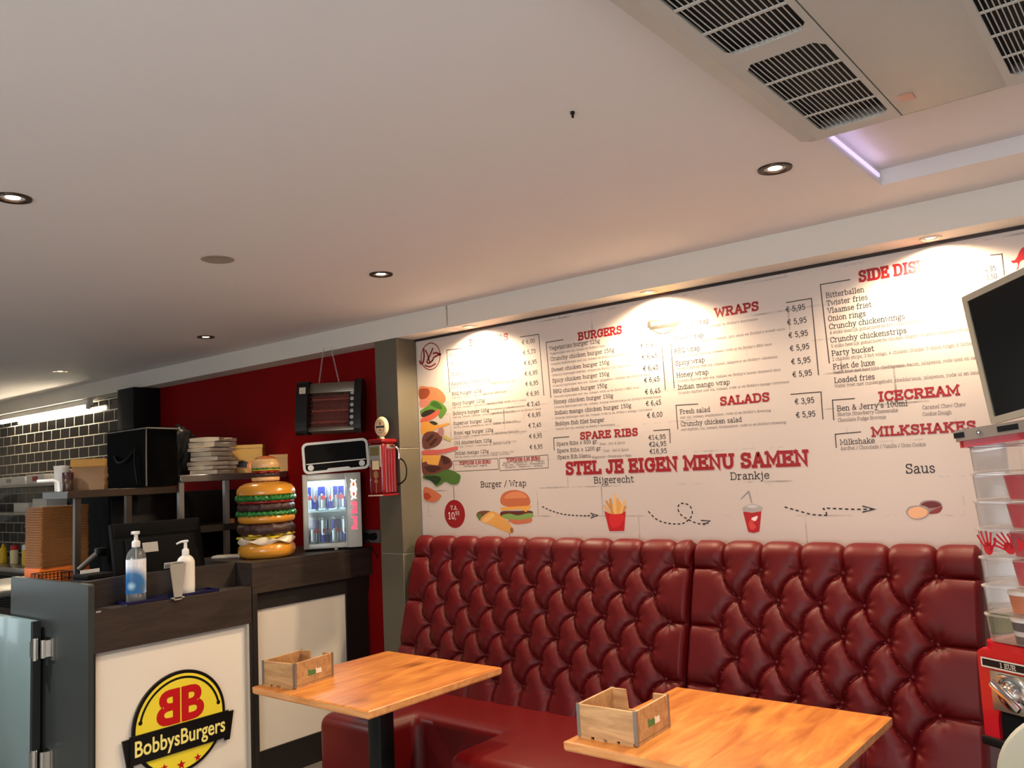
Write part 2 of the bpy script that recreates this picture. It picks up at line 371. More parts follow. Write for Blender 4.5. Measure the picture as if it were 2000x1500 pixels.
# ------------------------------------------------------------------ slab-serif stroke lettering
GL = {
'A': (7, '.8,0 3.3,7 3.7,7 6.2,0;1.9,2.4 5.1,2.4;-.1,0 1.9,0;5.1,0 7.1,0'),
'B': (6.6, '1.2,0 1.2,7;c1.2,7 3.6,7 5.1,6.6 5.4,5.4 5,4.1 3.6,3.7 1.2,3.7;c3.6,3.7 5.3,3.3 6,1.9 5.4,.5 3.6,0 1.2,0;.1,0 1.2,0;.1,7 1.2,7'),
'C': (6.6, 'c6,5.2 5.3,6.4 3.6,7 1.6,6.3 .6,3.5 1.6,.7 3.6,0 5.3,.5 6.1,1.7;6,5 6,7'),
'D': (7, '1.2,0 1.2,7;c1.2,7 3.6,7 5.6,6.2 6.4,3.5 5.6,.8 3.6,0 1.2,0;.1,0 1.2,0;.1,7 1.2,7'),
'E': (6.2, '1.2,0 1.2,7;.1,7 5.5,7 5.5,5.6;1.2,3.6 4.2,3.6;4.2,2.8 4.2,4.4;.1,0 5.7,0 5.7,1.5'),
'F': (6, '1.2,0 1.2,7;.1,7 5.5,7 5.5,5.6;1.2,3.6 4.2,3.6;4.2,2.8 4.2,4.4;.1,0 2.6,0'),
'G': (7, 'c6,5.2 5.3,6.4 3.6,7 1.6,6.3 .6,3.5 1.6,.7 3.6,0 5.2,.4 6,1.2;6,1.2 6,3.2;4.3,3.2 6.9,3.2;6,5 6,7'),
'H': (7.4, '1.2,0 1.2,7;6.2,0 6.2,7;1.2,3.6 6.2,3.6;.1,0 2.3,0;.1,7 2.3,7;5.1,0 7.3,0;5.1,7 7.3,7'),
'I': (3.4, '1.7,0 1.7,7;.4,0 3,0;.4,7 3,7'),
'J': (5.4, 'c3.8,7 3.8,2 3.2,.5 1.9,0 .7,.5 .4,1.8;2.4,7 5.2,7'),
'K': (7, '1.2,0 1.2,7;5.9,7 1.4,3;2.8,4.2 6,0;.1,0 2.3,0;.1,7 2.3,7;4.8,7 6.8,7;5,0 7.1,0'),
'L': (6, '1.2,0 1.2,7;.1,7 2.4,7;.1,0 5.7,0 5.7,1.8'),
'M': (8.6, '1.2,0 1.2,7 4.3,1.8 7.4,7 7.4,0;.1,0 2.3,0;.1,7 1.3,7;7.3,7 8.5,7;6.3,0 8.5,0'),
'N': (7.4, '1.2,0 1.2,7 6.2,0 6.2,7;.1,0 2.3,0;.1,7 1.3,7;5.1,7 7.3,7'),
'O': (7, 'c3.5,7 5.5,6.3 6.4,3.5 5.5,.7 3.5,0 1.5,.7 .6,3.5 1.5,6.3 3.5,7'),
'P': (6.2, '1.2,0 1.2,7;c1.2,7 3.6,7 5.3,6.5 5.8,5.1 5.2,3.6 3.6,3.1 1.2,3.1;.1,0 2.5,0;.1,7 1.2,7'),
'Q': (7, 'c3.5,7 5.5,6.3 6.4,3.5 5.5,.7 3.5,0 1.5,.7 .6,3.5 1.5,6.3 3.5,7;3.5,1.6 6.3,-.9'),
'R': (7, '1.2,0 1.2,7;c1.2,7 3.6,7 5.2,6.6 5.7,5.3 5.1,4 3.6,3.5 1.2,3.5;3.4,3.5 5.8,0;.1,0 2.3,0;.1,7 1.2,7;5,0 7,0'),
'S': (6, 'c5.1,5.5 4.5,6.5 3,7 1.3,6.6 .8,5.3 1.5,4.2 3,3.7 4.7,3.1 5.3,1.8 4.6,.5 3,0 1.3,.4 .7,1.6;5.1,5.3 5.1,7;.7,0 .7,1.8'),
'T': (6.4, '3.2,0 3.2,7;.4,5.5 .4,7 6,7 6,5.5;1.9,0 4.5,0'),
'U': (7.2, 'c1.2,7 1.2,2.4 1.9,.6 3.6,0 5.3,.6 6,2.4 6,7;.1,7 2.4,7;4.8,7 7.1,7'),
'V': (6.8, '.7,7 3.4,0 6.1,7;-.2,7 1.8,7;5,7 7,7'),
'W': (9.4, '.8,7 2.6,0 4.7,6 6.8,0 8.6,7;-.1,7 1.9,7;7.5,7 9.5,7'),
'X': (6.8, '.9,0 5.9,7;.9,7 5.9,0;0,0 2,0;4.8,0 6.8,0;0,7 2,7;4.8,7 6.8,7'),
'Y': (6.8, '.8,7 3.4,3.4 6,7;3.4,3.4 3.4,0;-.1,7 1.8,7;5,7 6.9,7;2.2,0 4.6,0'),
'Z': (6, '.6,5.4 .6,7 5.3,7 .6,0 5.5,0 5.5,1.7'),
'a': (5.6, 'c1,4.2 2,5 3.4,4.9 4.1,3.8 4.1,1.2 4.5,.2 5.4,.1;c4.1,3 2.2,2.8 .7,1.9 .8,.4 2,-.1 3.3,.3 4.1,1.4'),
'b': (5.8, '1.1,0 1.1,7.2;.1,7.2 1.1,7.2;c1.1,3.6 1.9,4.7 3.2,5 4.7,4.3 5.3,2.5 4.7,.7 3.2,0 1.9,.3 1.1,1.4'),
'c': (5.2, 'c4.6,3.6 4,4.7 2.8,5 1.2,4.3 .6,2.5 1.2,.7 2.8,0 4,.3 4.8,1.3'),
'd': (5.9, '4.6,0 4.6,7.2;3.5,7.2 4.6,7.2;4.6,0 5.7,0;c4.6,3.6 3.8,4.7 2.6,5 1.1,4.3 .5,2.5 1.1,.7 2.6,0 3.8,.3 4.6,1.4'),
'e': (5.4, '.6,2.7 4.9,2.7;c4.9,2.7 4.5,4.3 2.8,5 1.2,4.3 .6,2.5 1.2,.7 2.8,0 4,.2 4.9,1.1'),
'f': (4, 'c1.6,0 1.6,5.5 2.1,6.9 3.3,7.2 4.1,6.7;.2,4.8 3.6,4.8;.4,0 3,0'),
'g': (5.6, 'c2.6,5 4,4.5 4.4,3.4 3.9,2.2 2.6,1.8 1.3,2.2 .8,3.4 1.2,4.5 2.6,5;c1.5,2 .9,1.2 1.8,.5 4,.3 5,-.6 4.4,-1.8 2.6,-2.2 .9,-1.7 .6,-.7 1.6,.2;c4,4.4 4.7,5.1 5.4,4.8'),
'h': (6, '1.1,0 1.1,7.2;.1,7.2 1.1,7.2;c1.1,3.4 2,4.7 3.3,5 4.5,4.4 4.8,3.2 4.8,0;.1,0 2.1,0;3.9,0 5.8,0'),
'i': (3, '1.5,0 1.5,5;.4,5 1.5,5;.3,0 2.7,0;1.3,6.5 1.8,6.5'),
'j': (3, 'c1.8,5 1.8,-.6 1.3,-1.9 .1,-2.2;.6,5 1.8,5;1.6,6.5 2.1,6.5'),
'k': (5.8, '1.1,0 1.1,7.2;.1,7.2 1.1,7.2;4.7,5 1.3,2.2;2.4,3.1 4.8,0;.1,0 2.1,0;3.8,5 5.5,5;4,0 5.8,0'),
'l': (3, '1.5,0 1.5,7.2;.4,7.2 1.5,7.2;.3,0 2.7,0'),
'm': (8.6, '1.1,0 1.1,5;.1,5 1.1,5;c1.1,3.4 1.9,4.7 3,5 4,4.4 4.3,3.2 4.3,0;c4.3,3.4 5.1,4.7 6.2,5 7.2,4.4 7.5,3.2 7.5,0;.1,0 2,0;3.4,0 5.2,0;6.6,0 8.4,0'),
'n': (6, '1.1,0 1.1,5;.1,5 1.1,5;c1.1,3.4 2,4.7 3.3,5 4.5,4.4 4.8,3.2 4.8,0;.1,0 2.1,0;3.9,0 5.8,0'),
'o': (5.6, 'c2.8,5 4.4,4.3 5,2.5 4.4,.7 2.8,0 1.2,.7 .6,2.5 1.2,4.3 2.8,5'),
'p': (5.8, '1.1,-2.2 1.1,5;.1,5 1.1,5;.1,-2.2 2.2,-2.2;c1.1,3.6 1.9,4.7 3.2,5 4.7,4.3 5.3,2.5 4.7,.7 3.2,0 1.9,.3 1.1,1.4'),
'q': (5.8, '4.6,-2.2 4.6,5;4.6,5 5.5,5;3.5,-2.2 5.7,-2.2;c4.6,3.6 3.8,4.7 2.6,5 1.1,4.3 .5,2.5 1.1,.7 2.6,0 3.8,.3 4.6,1.4'),
'r': (4.8, '1.4,0 1.4,5;.2,5 1.4,5;c1.4,3.2 2.2,4.6 3.4,5 4.5,4.6;.2,0 2.8,0'),
's': (4.8, 'c4,3.9 3.5,4.7 2.4,5 1.1,4.6 .8,3.7 1.4,2.9 2.5,2.5 3.8,2 4.1,1.2 3.6,.3 2.4,0 1.2,.3 .7,1.2'),
't': (4, 'c1.6,6.6 1.6,1.2 2,.2 3,0 3.8,.6;.2,5 3.5,5'),
'u': (6, 'c1.1,5 1.1,1.6 1.5,.4 2.6,0 4,.5 4.8,1.7;4.8,0 4.8,5;.1,5 1.1,5;3.8,5 4.8,5;4.8,0 5.8,0'),
'v': (5.6, '.7,5 2.8,0 4.9,5;-.1,5 1.6,5;4,5 5.7,5'),
'w': (8, '.8,5 2.3,0 4,4.3 5.7,0 7.2,5;-.1,5 1.7,5;6.3,5 8.1,5'),
'x': (5.6, '.8,0 4.8,5;.8,5 4.8,0;0,0 1.7,0;3.9,0 5.6,0;0,5 1.7,5;3.9,5 5.6,5'),
'y': (5.6, '.7,5 2.9,0;c4.9,5 2.9,0 2.1,-1.7 1,-2.2 .3,-1.8;-.1,5 1.6,5;4,5 5.7,5'),
'z': (5, '.7,3.9 .7,5 4.2,5 .7,0 4.4,0 4.4,1.2'),
'0': (5.6, 'c2.8,7 4.3,6 4.9,3.5 4.3,1 2.8,0 1.3,1 .7,3.5 1.3,6 2.8,7'),
'1': (5, '2.6,0 2.6,7;1.1,5.9 2.6,7;1.2,0 4,0'),
'2': (5.6, 'c.9,5.4 1.5,6.6 2.8,7 4.3,6.4 4.6,5 3.6,3 .8,0;.8,0 4.8,0 4.8,1.2'),
'3': (5.6, 'c.9,5.8 2.6,7 4.4,6.2 4.3,4.4 2.5,3.8;c2.5,3.8 4.6,3.3 4.9,1.4 3.6,.2 2,0 .7,1.1'),
'4': (5.6, '3.8,0 3.8,7 .6,2 5.2,2;2.7,0 4.9,0'),
'5': (5.6, '4.5,7 1.4,7 1.2,3.9;c1.2,3.9 2.8,4.5 4.3,3.9 4.8,2.2 4.1,.6 2.4,0 .8,.9'),
'6': (5.6, 'c4.4,6.3 3,7 1.4,5.6 .8,2.8 1.4,.7 2.8,0 4.3,.6 4.8,2.1 4.2,3.6 2.8,4.1 1.4,3.5 .8,2.2'),
'7': (5.6, '.8,5.6 .8,7 4.8,7 2.4,0;1.4,0 3.4,0'),
'8': (5.6, 'c2.8,7 4.2,6.5 4.5,5.3 4,4.2 2.8,3.8 1.6,4.2 1.1,5.3 1.4,6.5 2.8,7;c2.8,3.8 4.4,3.2 4.9,1.9 4.3,.5 2.8,0 1.3,.5 .7,1.9 1.2,3.2 2.8,3.8'),
'9': (5.6, 'c1.2,.7 2.6,0 4.2,1.4 4.8,4.2 4.2,6.3 2.8,7 1.3,6.4 .8,4.9 1.4,3.4 2.8,2.9 4.2,3.5 4.8,4.8'),
'E_': (6, 'c5.4,5.8 3.9,7 2.2,6 1.4,3.5 2.2,1 3.9,0 5.4,1.2;.3,4.3 4.4,4.3;.3,2.9 4.1,2.9'),
',': (2.4, 'c1.3,.5 1.4,-.4 .7,-1.5'),
'.': (2.4, '.9,.3 1.6,.3'),
"'": (2, '1,7 .8,5'),
'/': (4.4, '.2,-.8 4.2,7.4'),
'-': (4, '.8,2.6 3.2,2.6'),
'+': (5, '.8,2.9 4.2,2.9;2.5,1.2 2.5,4.6'),
'&': (6.8, 'c6.2,0 2.4,4.4 1.7,5.8 2.7,7 4,6.2 3.6,4.9 1.3,3.1 .7,1.6 1.6,.2 3.4,.1 5,1.4 5.8,3.2'),
'~': (5.4, '.8,3.9 4.6,3.9;2.7,2.2 2.7,5.6;.8,.6 4.6,.6'),
}
GL['\u20ac'] = GL['E_']; GL['\u00b1'] = GL['~']
_gc = {}
def glyph(ch):
    if ch in _gc: return _gc[ch]
    adv, s = GL[ch]; st = []
    for p in s.split(';'):
        cv = p[0] == 'c'
        if cv: p = p[1:]
        pts = [tuple(float(q) for q in w.split(',')) for w in p.split()]
        if cv: pts = cr_spline(pts, 4)
        st.append(pts)
    _gc[ch] = (adv, st)
    return _gc[ch]
def text_w(s, sp=0.7):
    return sum((3.6 if c == ' ' else glyph(c)[0] + sp) for c in s) - sp
def ribbon(mb, pts, w, fn, d, mi=0, ext=True):
    P = [np.array(p, float) for p in pts]
    P = [P[0]] + [b for a, b in zip(P, P[1:]) if np.hypot(*(b - a)) > 1e-7]
    n = len(P)
    if n < 2: return
    if ext:
        t = P[0] - P[1]; P[0] = P[0] + t / np.hypot(*t) * w * 0.35
        t = P[-1] - P[-2]; P[-1] = P[-1] + t / np.hypot(*t) * w * 0.35
    V = []
    for i in range(n):
        t1 = P[i] - P[i - 1] if i else P[1] - P[0]
        t2 = P[i + 1] - P[i] if i < n - 1 else t1
        t1 = t1 / np.hypot(*t1); t2 = t2 / np.hypot(*t2)
        n1 = np.array((-t1[1], t1[0])); n2 = np.array((-t2[1], t2[0]))
        b = n1 + n2; l = np.hypot(*b)
        b = b / l if l > 0.3 else n1
        k = 1 / max(0.5, float(b @ n1))
        V.append(fn(*(P[i] + b * w / 2 * k), d)); V.append(fn(*(P[i] - b * w / 2 * k), d))
    mb.add(V, [(2 * i, 2 * i + 1, 2 * i + 3, 2 * i + 2) for i in range(n - 1)], mi)
def text(mb, s, u0, v0, cap, th, fn, d, width=None, sp=0.7, mi=0, slant=0.0):
    """strokes of height cap starting at (u0, v0); th = stroke thickness as a share of cap; returns right end"""
    k = cap / 7.0
    kx = k if width is None else width / max(text_w(s, sp), 0.1)
    x = 0.0; c = 0
    for ch in s:
        if ch == ' ': x += 3.6; continue
        adv, st = glyph(ch)
        for pts in st:
            c += 1
            ribbon(mb, [(u0 + (x + px) * kx + slant * py * k, v0 + py * k) for px, py in pts], cap * th, fn, d + 0.00002 * (c % 7), mi)
        x += adv + sp
    return u0 + (x - sp) * kx

class Lines:
    """every line of print drawn through this becomes a part of its own"""
    def __init__(s, name, m): s.name = name; s.m = m
def wb(mb, name, mats, parent):
    """build a part from world coordinates under a thing standing at its own base"""
    if isinstance(mb, Lines): return None
    root = parent
    while root.parent is not None: root = root.parent
    M = (Matrix.Translation(root.location) @ Matrix.Rotation(root.rotation_euler[2], 4, 'Z')).inverted()
    mb.v = [tuple(M @ Vector(p)) for p in mb.v]
    return mb.build(name, mats, parent)

# ------------------------------------------------------------------ materials used in several places
M_ceil = mat('ceiling_paint', (217, 213, 212), 0.75, noise=0.015, nscale=3)
M_beam = mat('beam_paint', (212, 206, 196), 0.7, noise=0.015, nscale=3)
M_red = mat('red_paint', (124, 1, 2), 0.8, noise=0.05, nscale=4, spec=.12)
M_white = mat('white_paint', (215, 210, 205), 0.6, noise=0.02)
M_floor = brick_mat('floor_tiles', (178, 175, 171), (110, 106, 100), 0.6, 0.6, 0.006, 0.35, offset=0.0)
M_dwood = wood_mat('dark_laminate', (38, 30, 25), (56, 45, 38), 1, 0.45, 1.4, knots=False)
M_dwood2 = wood_mat('dark_laminate_upright', (24, 21, 18), (34, 29, 26), 2, 0.5, 1.4, knots=False)
M_black = mat('black_plastic', (9, 9, 9), 0.42, spec=.35)
M_blackm = mat('black_matt', (6, 6, 6), 0.8, spec=.2)
M_steel = mat('brushed_steel', (170, 168, 164), 0.32, metal=0.9, noise=0.08, nscale=40, stretch=(1, 1, 14))
M_chrome = mat('chrome', (220, 218, 214), 0.14, metal=1.0)
M_alu = mat('aluminium', (178, 174, 168), 0.4, metal=0.7)
M_tile = brick_mat('black_wall_tiles', (8, 7, 6), (190, 184, 170), 0.195, 0.099, 0.0048, 0.12, bump=0.5, face2=(12, 10, 9))
M_pillar = mat('pillar_tile', (88, 82, 68), 0.42, noise=0.16, nscale=5, bump=0.05)
M_grout = mat('grout', (140, 132, 118), 0.8)

# ------------------------------------------------------------------ room shell
def slab(name, x0, x1, y0, y1, z0, z1, m):
    return struct(MB().box(x0, x1, y0, y1, z0, z1).build(name, m))
slab('floor', XL, XR, YF, YW + 0.1, -0.1, 0.0, M_floor)
# ceiling with the raised tray around the air conditioner
TX0, TX1, TY0, TY1, TZ = -0.762, 0.78, 0.35, 3.03, ZC + 0.055
c = MB()
def rect_xy(mb, x0, x1, y0, y1, z, mi=0):
    mb.quad([(x0, y0, z), (x0, y1, z), (x1, y1, z), (x1, y0, z)], mi)
rect_xy(c, XL, TX0, YF, YW + 0.1, ZC); rect_xy(c, TX1, XR, YF, YW + 0.1, ZC)
rect_xy(c, TX0, TX1, YF, TY0, ZC); rect_xy(c, TX0, TX1, TY1, YW + 0.1, ZC)
rect_xy(c, TX0 - .04, TX1 + .04, TY0 - .04, TY1 + .04, TZ)
for (a, b_) in (((TX0, TY0), (TX1, TY0)), ((TX1, TY0), (TX1, TY1)), ((TX1, TY1), (TX0, TY1)), ((TX0, TY1), (TX0, TY0))):
    c.quad([(a[0], a[1], ZC), (b_[0], b_[1], ZC), (b_[0], b_[1], TZ), (a[0], a[1], TZ)])
c.box(XL, XR, YF, YW + 0.1, ZC + 0.07, ZC + 0.15)
struct(c.build('ceiling', M_ceil))
# back wall: white / red / tiled stretches are one wall with three finishes
XRED, XTIL = -3.738, -6.62
bw = MB()
bw.box(XRED - 0.02, XR, YW + 0.004, YW + 0.1, 0, ZC + .02, mi=0)
bw.box(XTIL, XRED - 0.02, YW, YW + 0.1, 0, ZC + .02, mi=1)
bw.box(XL, XTIL, YW, YW + 0.1, 0, ZC + .02, mi=2)
struct(bw.build('wall_back', [M_white, M_red, M_tile]))
w = MB()
WX0, WX1, WZ0, WZ1 = -1.45, 1.55, 0.75, 2.35
w.box(XL, WX0, YF - .12, YF, 0, ZC); w.box(WX1, XR, YF - .12, YF, 0, ZC)
w.box(WX0, WX1, YF - .12, YF, 0, WZ0); w.box(WX0, WX1, YF - .12, YF, WZ1, ZC)
struct(w.build('wall_front', M_white))
w = MB(); LY0, LY1, LZ0, LZ1 = -2.1, 0.7, 0.6, 2.3
w.box(XL - .12, XL, YF, LY0, 0, ZC); w.box(XL - .12, XL, LY1, YW + .1, 0, ZC)
w.box(XL - .12, XL, LY0, LY1, 0, LZ0); w.box(XL - .12, XL, LY0, LY1, LZ1, ZC)
struct(w.build('wall_left', M_white))
slab('wall_right', XR, XR + .1, YF, YW + .1, 0, ZC, M_white)
def window(name, pts_box, vert):
    x0, x1, y0, y1, z0, z1 = pts_box
    fr = MB()
    t = 0.05
    if vert == 'y':
        fr.box(x0, x1, y0, y1, z0, z0 + t); fr.box(x0, x1, y0, y1, z1 - t, z1)
        fr.box(x0, x0 + t, y0, y1, z0 + t, z1 - t); fr.box(x1 - t, x1, y0, y1, z0 + t, z1 - t)
        xm = (x0 + x1) / 2; fr.box(xm - t / 2, xm + t / 2, y0, y1, z0 + t, z1 - t)
        pn = MB().box(x0 + t, x1 - t, (y0 + y1) / 2 - .004, (y0 + y1) / 2 + .004, z0 + t, z1 - t)
    else:
        fr.box(x0, x1, y0, y1, z0, z0 + t); fr.box(x0, x1, y0, y1, z1 - t, z1)
        fr.box(x0, x1, y0, y0 + t, z0 + t, z1 - t); fr.box(x0, x1, y1 - t, y1, z0 + t, z1 - t)
        pn = MB().box((x0 + x1) / 2 - .004, (x0 + x1) / 2 + .004, y0 + t, y1 - t, z0 + t, z1 - t)
    o = struct(fr.build(name, M_white)); pn.build('pane', clear_mat('window_glass', (245, 250, 250), 0.03), o)
window('window_1', (WX0, WX1, YF - .1, YF - .04, WZ0, WZ1), 'y')
window('window_2', (XL - .1, XL - .04, LY0, LY1, LZ0, LZ1), 'x')
# ceiling beam over the menu wall and the kitchen front (two lengths with a joint)
bm_ = MB(); XJ = -3.146
bm_.box(XL, XJ - .005, YB, YW, ZB, ZC, mi=0); bm_.box(XJ + .005, XR, YB + .004, YW, ZB, ZC, mi=0)
struct(bm_.build('trim_1', M_beam)); 
struct(MB().box(XP + .002, XR, YW - .014, YW, ZB - .012, ZB - .0005).build('trim_2', mat('shadow_gap_strip', (28, 18, 16), .6)))
# red underside strip over the red wall
# tiled pillar
PX0, PX1 = -3.742, XP
pl_ = MB()
zs = [0.0, 0.53, 1.145, 1.745, ZB]
for a, b_ in zip(zs, zs[1:]):
    pl_.box(PX0, PX1, YB, YW, a + .002, b_ - .002, bev=.002, seg=1)
pl_.box(PX0 + .003, PX1 - .003, YB + .003, YW, 0, ZB, mi=1)
struct(pl_.build('trim_3', [M_pillar, M_grout]))
# dark clad column between the tiled wall and the red wall
cl = MB().box(-6.79, -6.525, 3.285, YW, 0, ZB, bev=.003)
struct(cl.build('trim_4', mat('dark_column_cladding', (14, 12, 11), .6, spec=.2)))
struct(MB().box(-6.9, -6.79, 3.47, YW, 0, ZB).build('trim_5', mat('tile_edge', (150, 145, 130), .4, metal=.5)))

# ------------------------------------------------------------------ menu wall print
def mp(x, y):
    p = ony(x, y, YW); return float(p[0]), float(p[2])
VXP = (-1034.57, 1011.73)
def bl(x0, y0, x1):
    """photo point on the same level line of the wall further right"""
    return y0 + (VXP[1] - y0) / (VXP[0] - x0) * (x1 - x0)
def fm(u, v, d): return (u, YW - 0.0005 - d * .4, v)
MENU = thing('menu_wall_print', 'white brick patterned wall print with red and black burger menu above the banquette', 'menu board', (-1.9, YW, 1.2))
M_print = brick_mat('print_white_brick', (206, 192, 183), (130, 120, 114), 0.40, 0.145, 0.004, 0.5, bump=0.0, fade=1.0, rough_m=.5)
M_txt = mat('print_black', (44, 36, 34), .5); M_txr = mat('print_red', (148, 18, 24), .5)
M_grey = mat('print_grey_text', (112, 100, 94), .5); M_line = mat('print_line', (70, 60, 56), .5)
MX1 = 1.0
p = MB(); p.box(XP + .002, MX1, YW - .0004, YW + .003, 1.17, ZB - .012)
wb(p, 'print_panel', M_print, MENU)
CRP = {1: (810, 620, 3.4074), 2: (1050, 600, 4.6857), 3: (1290, 560, 4.6879), 4: (1590, 440, 3.261), 5: (810, 880, 3.7736), 6: (1300, 880, 3.2258)}
def pc(c, x, y):
    a, b_, s = CRP[c]; return a + x / s, b_ + y / s
def line_text(mb, c, x0, y0, x1, s, cap, th, fit=True, d=0.0003, sp=0.7, mi=0):
    if isinstance(mb, Lines):
        m2 = MB(); line_text(m2, c, x0, y0, x1, s, cap, th, fit, d, sp, mi); wb(m2, mb.name, mb.m, MENU); return
    X0, Y0 = pc(c, x0, y0); X1, _ = pc(c, x1, y0)
    u0, v0 = mp(X0, Y0); u1, _ = mp(X1, bl(X0, Y0, X1))
    wd = (u1 - u0) if fit else None
    text(mb, s, u0, v0, cap * .57, th * 1.12, fm, d, wd, sp, mi)
def head(c, x0, y0, x1, s, cap, th=.235):
    mb = MB(); sh = MB()
    line_text(mb, c, x0, y0, x1, s, cap, th, d=.0009, sp=1.1)
    wb(mb, 'heading', M_txr, MENU)
HEAD = [(1, 365, 190, 622, 'BURGERS', .056), (2, 374, 300, 772, 'BURGERS', .060), (2, 392, 1207, 918, 'SPARE RIBS', .055),
        (3, 500, 275, 900, 'WRAPS', .061), (3, 550, 1083, 998, 'SALADS', .058), (4, 290, 358, 830, 'SIDE DISHES', .070),
        (4, 415, 1118, 926, 'ICECREAM', .057), (4, 370, 1343, 1032, 'MILKSHAKES', .057)]
for h_ in HEAD: head(*h_)
mb = MB(); sh = MB()
line_text(mb, 5, 1118, 172, 2901.5, 'STEL JE EIGEN MENU SAMEN', .096, .24, d=.0010, sp=1.1)
line_text(sh, 5, 1124, 176, 2907.5, 'STEL JE EIGEN MENU SAMEN', .096, .24, d=.0003, sp=1.1)
wb(mb, 'heading', M_txr, MENU); wb(sh, 'heading_shadow', mat('print_pink_shadow', (206, 150, 146), .5), MENU)
DSC = ["Met sla, tomaat, augurk en Bobby's saus", "Met sla, tomaat, cheddar en Bobby's saus", "Met sla, tomaat, champignons en saus", "Met sla, tomaat, pepperoni en kaassaus",
       "Met sla, tomaat, rode ui, bacon en BBQ saus", "Met sla, tomaat, jalapenos, komkommer en Bobby's saus", "Met sla, tomaat, cheddar, rode ui, gebakken champignons en Bobby's saus",
       "Met sla, tomaat, gebakken ei, bacon, cheddar en Bobby's saus", "Met sla, tomaat, spiegelei, kalkoen, bacon, cheddar en Bobby's saus", "Met sla, tomaat, oude kaas en Bobby's saus", "Met sla, tomaat, rode ui en Bobby's mango currysaus"]
NM = [('Classic burger 125g', 233, 262, 480), ('Cheeseburger 125g', 237, 325, 470), ('Champignon burger 125g', 240, 390, 520), ('Pepperoni cheese 125g', 244, 455, 500), ('BBQ burger 125g', 248, 520, 445),
      ('Spicy burger 125g', 250, 586, 465), ('Bobby\'s burger 125g', 256, 650, 495), ('Superior burger 125g', 258, 716, 513), ('Royal egg burger 125g', 262, 780, 524), ('Old Amsterdam 125g', 264, 846, 513), ('Indian mango 125g', 267, 914, 493)]
DE = [600, 610, 590, 590, 610, 742, 840, 705, 745, 635, 632]
PR = [('6,00', 715, 180), ('5,75', 722, 248), ('6,95', 728, 318), ('6,95', 733, 388), ('6,95', 738, 456), ('6,95', 744, 524), ('7,45', 749, 593), ('6,95', 754, 664), ('7,45', 758, 733), ('6,95', 763, 804), ('6,95', 767, 876)]
it, de, pr = Lines('item_name', M_txt), Lines('item_description', M_grey), Lines('price', M_txt)
for (s, x, y, x1), e, d_ in zip(NM, DE, DSC):
    line_text(it, 1, x, y, x1, s, .030, .125)
    line_text(de, 1, x1 + 8, y - 6, x1 + 165, 'Upgrade to 200g +1,50', .016, .11)
    line_text(de, 1, x, y + 21, e, d_, .016, .11)
for s, x, y in PR: line_text(pr, 1, x, y, x + 85, '\u20ac ' + s, .036, .13)
wb(it, 'item_names', M_txt, MENU); wb(de, 'item_descriptions', M_grey, MENU); wb(pr, 'price_list', M_txt, MENU)
it, de, pr = Lines('item_name', M_txt), Lines('item_description', M_grey), Lines('price', M_txt)
N2 = [('Vegetarian burger 125g', 108, 396, 570, 617, "Veggieburger met sla, tomaat en Bobby's saus"), ('Crunchy chicken burger 150g', 118, 492, 703, 818, "Crunchy kipfilburger met sla, tomaat en Bobby's mayonaise"), ('Sweet chicken burger 150g', 127, 592, 657, 855, "Crunchy kipburger met sla, tomaat en Bobby's piri piri saus"),
      ('Spicy chicken burger 150g', 136, 690, 657, 1027, "Crunchy kipburger met sla, tomaat, jalapenos, cheddar en Bobby's saus"), ('BBQ chicken burger 150g', 143, 788, 637, 930, "Crunchy kipburger met sla, tomaat, rode ui en Bobby's BBQ saus"), ('Honey chicken burger 150g', 150, 884, 693, 1130, "Crunchy kipburger met sla, tomaat, honing mosterdsaus en Bobby's mosterdsaus"),
      ('Indian mango chicken burger 150g', 157, 983, 858, 1050, "Crunchy kipburger met sla, tomaat, rode ui en Bobby's mango currysaus"), ('Bobbys fish filet burger', 164, 1084, 612, 708, "Visfilet met sla, cheddar en Bobby's tartaarsaus")]
for s, x, y, x1, e, d_ in N2:
    line_text(it, 2, x, y, x1, s, .033, .12); line_text(de, 2, x + 4, y + 40, e, d_, .017, .11)
for s, x, y in (('6,45', 935, 263), ('6,45', 945, 371), ('6,45', 956, 477), ('6,45', 967, 584), ('6,45', 977, 691), ('6,45', 985, 796), ('6,45', 993, 903), ('6,00', 1004, 1011)):
    line_text(pr, 2, x, y, x + 140, '\u20ac ' + s, .038, .13)
for s, x, y, x1, t2, e in (('Spare Ribs \u00b1 600 gr.', 175, 1268, 556, 'Zoet - Hot & Spicy', 800), ('Spare Ribs \u00b1 1200 gr.', 179, 1330, 592, 'Zoet - Hot & Spicy', 832), ('Spare Rib Menu', 183, 1389, 486, 'Bijgerecht + Frisdrank + Saus', 858)):
    line_text(it, 2, x, y, x1, s, .031, .12); line_text(de, 2, x1 + 14, y - 5, e, t2, .019, .11)
for s, x, y in (('\u20ac14,95', 1017, 1213), ('\u20ac24,95', 1022, 1276), ('\u20ac18,95', 1027, 1341)): line_text(pr, 2, x, y, x + 158, s, .036, .13)
wb(it, 'item_names', M_txt, MENU); wb(de, 'item_descriptions', M_grey, MENU); wb(pr, 'price_list', M_txt, MENU)
it, de, pr = Lines('item_name', M_txt), Lines('item_description', M_grey), Lines('price', M_txt)
